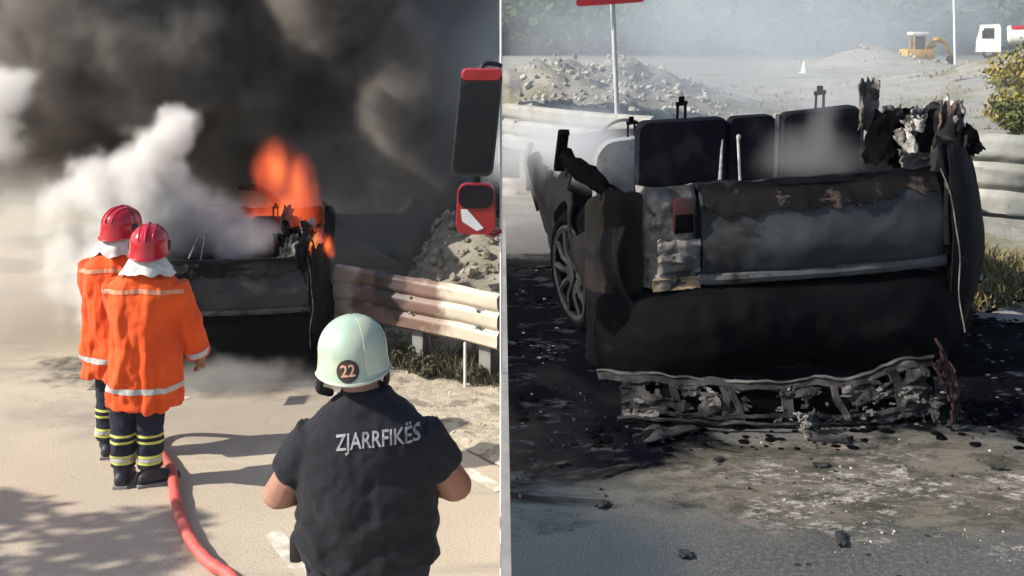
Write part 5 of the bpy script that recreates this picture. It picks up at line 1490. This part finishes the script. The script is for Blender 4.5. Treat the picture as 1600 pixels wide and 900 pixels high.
def blades(region, n, hmin, hmax, seed, width=0.008, bend=0.5):
    R = rng(seed); mb = MB()
    for _ in range(n):
        x, y = region(R)
        z = terrain(x, y) if True else 0
        a = R.uniform(0, 6.28); h = R.uniform(hmin, hmax); w = width * R.uniform(0.6, 1.5)
        d = Vector((math.cos(a), math.sin(a), 0)); s = Vector((-d.y, d.x, 0)) * w
        p0 = Vector((x, y, z - 0.02)); p1 = p0 + Vector((0, 0, h * 0.6)) + d * h * bend * 0.25; p2 = p0 + Vector((0, 0, h)) + d * h * bend * R.uniform(0.5, 1.2)
        mb.add([p0 - s, p0 + s, p1 + s * 0.7, p1 - s * 0.7, p2], [(0, 1, 2, 3), (3, 2, 4)])
    return mb
M_STRAW = mat('dry_grass', (0.26, 0.20, 0.085), (0.13, 0.11, 0.05), 0.9, 3, c3=(0.09, 0.10, 0.035), s3=2.0)
M_WEED = mat('dusty_weeds', (0.075, 0.072, 0.04), (0.13, 0.12, 0.07), 0.9, 4, c3=(0.045, 0.05, 0.028), s3=3)
def reg_right(R):
    return (R.uniform(2.25, 4.6), R.uniform(5.7, 8.4))
def ok_right(R):
    while True:
        x, y = reg_right(R)
        if y > 6.15 - 0.25 * (x - 2.5) and fbm(x * 1.6, y * 1.6, 2) > -0.35: return x, y
o = blades(ok_right, 5200, 0.05, 0.20, 71, 0.007, 0.9).build('dry_grass', M_STRAW, smooth=False, fix=False); tag(o, 'dry brown grass under the guardrail right of the wreck', kind='stuff')
def reg_left(R):
    while True:
        u = R.random(); x = -1.5 + 1.38 * u; y = 9.60 - 0.75 * u + R.uniform(0.0, 0.55)
        if x < edge_x(y) - 0.03 and fbm(x * 2.2, y * 2.2, 9) > -0.3: return x, y
o = blades(reg_left, 2600, 0.06, 0.30, 72, 0.008, 0.8).build('roadside_weeds', M_WEED, smooth=False, fix=False); tag(o, 'dusty dark weeds growing under the cream guardrail', kind='stuff')
for i, (x, y, r) in enumerate(((-0.95, 9.42, 0.16), (-0.62, 9.16, 0.15), (-0.30, 9.06, 0.14), (-1.2, 9.62, 0.15))):
    t = bush(('scrubby plant under the stained stretch of the cream guardrail', 'scrubby plant halfway along the cream guardrail', 'scrubby plant behind the guardrail post nearest the white post', 'scrubby plant close to the burning car under the guardrail')[i],
         (x, y, terrain(x, y)), r, 240, 0.05, 50 + i, M_WEED, 'scrub under the cream guardrail', 5)
def reg_bank(R):
    while True:
        x, y = R.uniform(0.0, 16), R.uniform(12, 30)
        if fbm(x * 0.9, y * 0.9, 2) > 0.10: return x, y
o = blades(reg_bank, 5000, 0.03, 0.10, 73, 0.012, 0.8).build('bank_grass', M_STRAW, smooth=False, fix=False); tag(o, 'thin dry grass on the far banks beyond the wreck', kind='stuff')

# far wooded hill: reads as one mass
R = rng(90); mb = MB()
for i in range(2300):
    y = 108 + 95 * R.random() ** 1.3; x = R.uniform(-15, 85) * y / 150
    r = R.uniform(1.0, 2.6); h = r * R.uniform(0.9, 1.5); z = terrain(x, y)
    for _ in range(46):
        a, b_ = R.uniform(0, 6.28), math.acos(R.uniform(-0.6, 1)); k = R.uniform(0.55, 1.0) * (1 + 0.25 * math.sin(a * 3 + i))
        c = Vector((x + r * k * math.sin(b_) * math.cos(a), y + r * k * math.sin(b_) * math.sin(a), z + h * 0.8 + h * k * math.cos(b_)))
        q = Euler((R.uniform(-1.3, 1.3), R.uniform(-1.3, 1.3), R.uniform(0, 6.28))).to_matrix(); s_ = R.uniform(0.22, 0.55)
        mb.add([c + q @ Vector((-s_, -s_ * 0.6, 0)), c + q @ Vector((s_, -s_ * 0.8, 0)), c + q @ Vector((s_ * 0.7, s_, 0.1)), c + q @ Vector((-s_ * 0.8, s_ * 0.7, 0))], [(0, 1, 2, 3)])
o = mb.build('hillside_woods', mat('far_woods', (0.05, 0.075, 0.035), (0.085, 0.11, 0.05), 0.95, 0.12, bump=1.0, bscale=1.5, spec=0.1), smooth=False, fix=False)
tag(o, 'hazy wooded hillside closing the view behind the wreck', kind='stuff')

# roadside tree just outside the frame, its leaf shadow falls on the pale road at bottom left
R = rng(17)
t = thing('roadside_tree', 'roadside tree shading the lower left corner of the pale road', 'tree', (-8.05, 5.30, 0))
cs = []
m = MB(); m.tube([(0, 0, -0.1), (0.05, 0.02, 1.0), (0.1, 0, 2.2), (0.2, 0.05, 3.0)], [0.12, 0.09, 0.07, 0.04], 10)
for i in range(9):
    a = R.uniform(0, 6.28); c = (0.25 + 0.85 * math.cos(a) * R.uniform(0.3, 1), 0.6 * math.sin(a), R.uniform(2.2, 3.6))
    cs.append((c, (0.38, 0.34, 0.26))); m.tube([(0.1, 0, 1.9), (c[0] * 0.6, c[1] * 0.6, c[2] - 0.35), c], [0.04, 0.028, 0.012], 6)
m.build('trunk', mat('tree_bark', (0.13, 0.10, 0.07), (0.08, 0.06, 0.045), 0.9, 9, bump=0.4), t)
leaves(cs, 2600, 0.12, 18).build('crown', M_OLIVE, t, smooth=False, fix=False)

# ------------------------------------------------------------------ rubble, stones and debris
def stone_mesh(seed, sub=1):
    bm = bmesh.new(); bmesh.ops.create_icosphere(bm, subdivisions=sub, radius=1)
    vs = [v.co * (1 + 0.45 * fbm(v.co.x * 1.3 + seed, v.co.y * 1.3, v.co.z * 1.3)) for v in bm.verts]
    bm.verts.ensure_lookup_table(); fs = [tuple(v.index for v in f.verts) for f in bm.faces]; bm.free()
    return vs, fs
STN = [stone_mesh(s) for s in (1.0, 4.0, 9.0, 15.0)]
def scatter(name, label, region, n, smin, smax, seed, material, zfn=terrain, flat=1.0):
    R = rng(seed); mb = MB()
    for _ in range(n):
        x, y = region(R); s = smin + (smax - smin) * R.random() ** 3
        vs, fs = R.choice(STN)
        q = Euler((R.uniform(0, 6), R.uniform(0, 6), R.uniform(0, 6))).to_matrix()
        z = zfn(x, y)
        mb.add([Vector((x, y, z + s * 0.25 * flat)) + Vector(((q @ v).x, (q @ v).y, (q @ v).z * flat)) * s for v in vs], fs)
    o = mb.build(name, material, smooth=False, fix=False)
    return tag(o, label, kind='stuff')
M_STONE = mat('rubble_stone', (0.48, 0.43, 0.34), (0.32, 0.285, 0.225), 0.9, 2, bump=0.4, c3=(0.20, 0.18, 0.14), s3=1.5)
def reg_rub(R):
    while True:
        x, y = R.uniform(-1.3, -0.14), R.uniform(9.7, 13)
        if x < edge_x(y) - 0.04 and y > 9.75 - 0.62 * (x + 1.6) + 0.35: return x, y
scatter('rubble', 'pale broken rubble behind the cream guardrail', reg_rub, 700, 0.006, 0.06, 5, mat('dark_rubble', (0.36, 0.32, 0.25), (0.22, 0.195, 0.15), 0.9, 2, bump=0.4, c3=(0.13, 0.12, 0.09), s3=1.5))
def reg_bank2(R):
    return (R.uniform(0.1, 3.8), R.uniform(15.5, 24))
scatter('bank_rubble', 'pale broken rubble on the bank behind the wreck', reg_bank2, 1500, 0.008, 0.07, 6, mat('pale_stone', (0.52, 0.50, 0.45), (0.36, 0.35, 0.31), 0.9, 2, c3=(0.20, 0.20, 0.17), s3=1.2))
def reg_mound(R):
    return (R.gauss(21, 3.0), R.gauss(62, 3.5))
scatter('mound_rubble', 'broken rubble on the brown mound beside the digger', reg_mound, 120, 0.03, 0.14, 16, M_STONE)
flat_up = lambda x, y: Z_UP
def reg_deb(R):
    while True:
        x, y = R.uniform(-0.0, 2.9), R.uniform(3.0, 5.3)
        if R.random() < math.exp(-((y - 4.3) / 0.6) ** 2) + 0.12: return x, y
M_DEB = mat('charred_debris', (0.012, 0.012, 0.012), (0.04, 0.037, 0.035), 0.8, 20)
scatter('charred_grit', 'charred grit strewn on the road around the wreck', reg_deb, 380, 0.002, 0.008, 7, M_DEB, flat_up)
def reg_ash(R):
    while True:
        x, y = R.uniform(0.0, 3.0), R.uniform(4.1, 7.2)
        inside = abs(x - (1.3 - 0.06 * (y - 5))) < 0.86 and y > 4.75
        if inside: continue
        if fbm(x * 2.1, y * 2.1, 6) > -0.05 and (y < 5.0 or x < 0.45 or x > 2.15): return x, y
scatter('burnt_scraps', 'burnt scraps and flakes heaped around the sides of the wreck', reg_ash, 1500, 0.003, 0.030, 27, M_SOOT, flat_up, 0.3)
scatter('ash_flakes', 'grey ash flakes strewn among the burnt scraps beside the wreck', reg_ash, 500, 0.002, 0.014, 28, M_ASHMETAL, flat_up, 0.3)
def reg_foam(R):
    while True:
        x, y = R.uniform(0.7, 2.9), R.uniform(3.05, 4.25)
        if fbm(x * 2.2 + 3, y * 3.4, 1.0) > 0.05 and ((x - 1.5) / 0.95) ** 2 + ((y - 3.75) / 0.55) ** 2 < 1: return x, y
scatter('foam_crumbs', 'pale foam crumbs drying on the road in front of the wreck', reg_foam, 160, 0.0012, 0.0055, 8, mat('dry_foam', (0.46, 0.43, 0.38), (0.33, 0.30, 0.26), 0.9, 30), flat_up)
def reg_stones_low(R):
    while True:
        u = R.random(); x = -1.6 + 1.5 * u; y = 9.4 - 1.9 * u + R.uniform(0, 0.9)
        if x < edge_x(y) - 0.03: return x, y
scatter('shoulder_gravel', 'loose gravel on the pale shoulder below the cream guardrail', reg_stones_low, 500, 0.004, 0.022, 9, M_STONE, lambda x, y: 0.03)
# single charred pieces lying on the road
R = rng(44)
def frag(name, label, c, size, seed, group=None, material=M_DEB):
    rr = rng(seed)
    def f(u, v):
        x, y = (u - .5) * size[0], (v - .5) * size[1]
        return (x * (1 + 0.4 * fbm(u * 3 + seed, v * 3, 0)), y * (1 + 0.5 * fbm(u * 3, v * 3 + seed, 0)), 0.004 + size[2] * (0.5 + 0.5 * math.sin(u * 5 + seed)) * (0.6 + fbm(u * 4, v * 4, seed)) * math.sin(math.pi * min(1, max(0, v * 0.9 + 0.05))))
    m = MB().grid(f, 14, 10, thick=-0.006)
    lo = min(p.z for p in m.v); m.warp(lambda p: (p.x, p.y, p.z - lo))
    o = m.build(name, material, None, loc=c); o.rotation_euler = (0, 0, rr.uniform(0, 6.28))
    return tag(o, label, 'debris', group)
DG = 'charred fragments on the road'
spots = [(0.30, 3.62, 'charred fragment lying by itself below the left end of the fallen bumper'), (0.18, 3.95, 'charred fragment nearest the white post on the dark asphalt'),
         (0.76, 4.00, 'charred fragment just below the long bent trim piece'), (1.12, 3.95, 'charred fragment in front of the middle of the fallen bumper'),
         (1.75, 3.92, 'charred fragment in front of the right end of the fallen bumper'), (2.22, 4.05, 'charred fragment on pale ground right of the fallen bumper'),
         (1.02, 3.38, 'larger charred fragment in the middle of the road far in front of the bumper'), (0.52, 3.28, 'charred fragment nearest the camera on the left of the upper road'),
         (2.05, 3.12, 'dark charred fragment at the lower right corner of the upper road')]
for i, (x, y, lb) in enumerate(spots):
    k = 1.5 if 'larger' in lb or 'corner' in lb else 1.0
    frag('charred_fragment', lb, (x, y, Z_UP + 0.001), (k * R.uniform(0.04, 0.07), k * R.uniform(0.015, 0.035), R.uniform(0.004, 0.010)), 100 + i, DG)
o = frag('bent_trim_piece', 'long bent charred trim piece lying left of the fallen bumper', (0.60, 4.22, Z_UP + 0.001), (0.28, 0.07, 0.035), 7, None, M_BEAM); o.rotation_euler.z = 0.55
o = frag('bent_trim_piece', 'crumpled grey metal scrap lying below the middle of the fallen bumper', (1.22, 4.20, Z_UP + 0.001), (0.15, 0.06, 0.04), 21, None, M_BEAM); o.rotation_euler.z = -0.3
o = frag('bent_trim_piece', 'narrow pale strip lying on the sooty road at the right edge', (2.36, 4.72, Z_UP + 0.001), (0.26, 0.03, 0.02), 31, None, M_ASHMETAL); o.rotation_euler.z = 0.5

# ------------------------------------------------------------------ steam over the wreck, and the hazy air
volume_thing('wreck_steam', 'thin pale steam rising from the seats and side of the wreck', (-0.2, 5.3, 1.75), (2.1, 9.2, 3.0), 0.04,
    [((1.62, 5.70, 2.45), (0.10, 0.12, 0.36), 1), ((1.55, 5.68, 2.32), (0.34, 0.20, 0.16), 0.7), ((0.46, 7.1, 2.22), (0.45, 0.8, 0.30), 0.9), ((0.15, 8.2, 2.05), (0.5, 0.8, 0.35), 0.8)],
    smoke_mat('wreck_steam', (0.93, 0.94, 0.95), 2.2, 0.2), warp=0.12, wscale=2.5, amp=0.9, nscale=3.0, edge=(0.0, 0.7), seed=12.0, right_edge=False)
volume_thing('bank_smoke', 'thin white smoke drifting over the bank and road behind the wreck', (-0.0, 11.6, 1.4), (9.5, 26.0, 4.6), 0.16,
    [((3.6, 18.5, 2.2), (5.2, 7.0, 2.2), 1)],
    smoke_mat('bank_smoke', (0.90, 0.94, 0.97), 0.085, 0.2), warp=0.8, wscale=0.5, amp=1.3, nscale=0.8, edge=(0.0, 0.8), seed=31.0, right_edge=False)
volume_thing('drifting_smoke', 'blue grey smoke drifting across the far bank and hillside', (-6.0, 91.0, -0.5), (66.0, 107.0, 12.0), 0.5,
    [((30.0, 99.0, 3.0), (34.0, 9.0, 8.0), 1)],
    smoke_mat('drifting_smoke', (0.80, 0.88, 0.93), 0.075, 0.2), warp=3.0, wscale=0.09, amp=1.3, nscale=0.12, edge=(-0.1, 0.7), seed=20.0, right_edge=False)
hm_ = bpy.data.materials.new('haze'); hm_.use_nodes = True
nt = hm_.node_tree; nt.nodes.remove(nt.nodes['Principled BSDF'])
pv = nt.nodes.new('ShaderNodeVolumePrincipled'); pv.inputs['Color'].default_value = (0.86, 0.92, 0.97, 1); pv.inputs['Density'].default_value = 0.0007; pv.inputs['Anisotropy'].default_value = 0.3
nt.links.new(pv.outputs[0], nt.nodes['Material Output'].inputs['Volume'])
zmax = max(v[2] for v in gv) + 9; zmin = min(v[2] for v in gv) - 1
mb = MB(); mb.box((0, 200, (zmax + zmin) / 2), (1100, 560, zmax - zmin))
o = mb.build('haze', hm_, smooth=False); tag(o, 'pale blue haze in the air', kind='stuff')
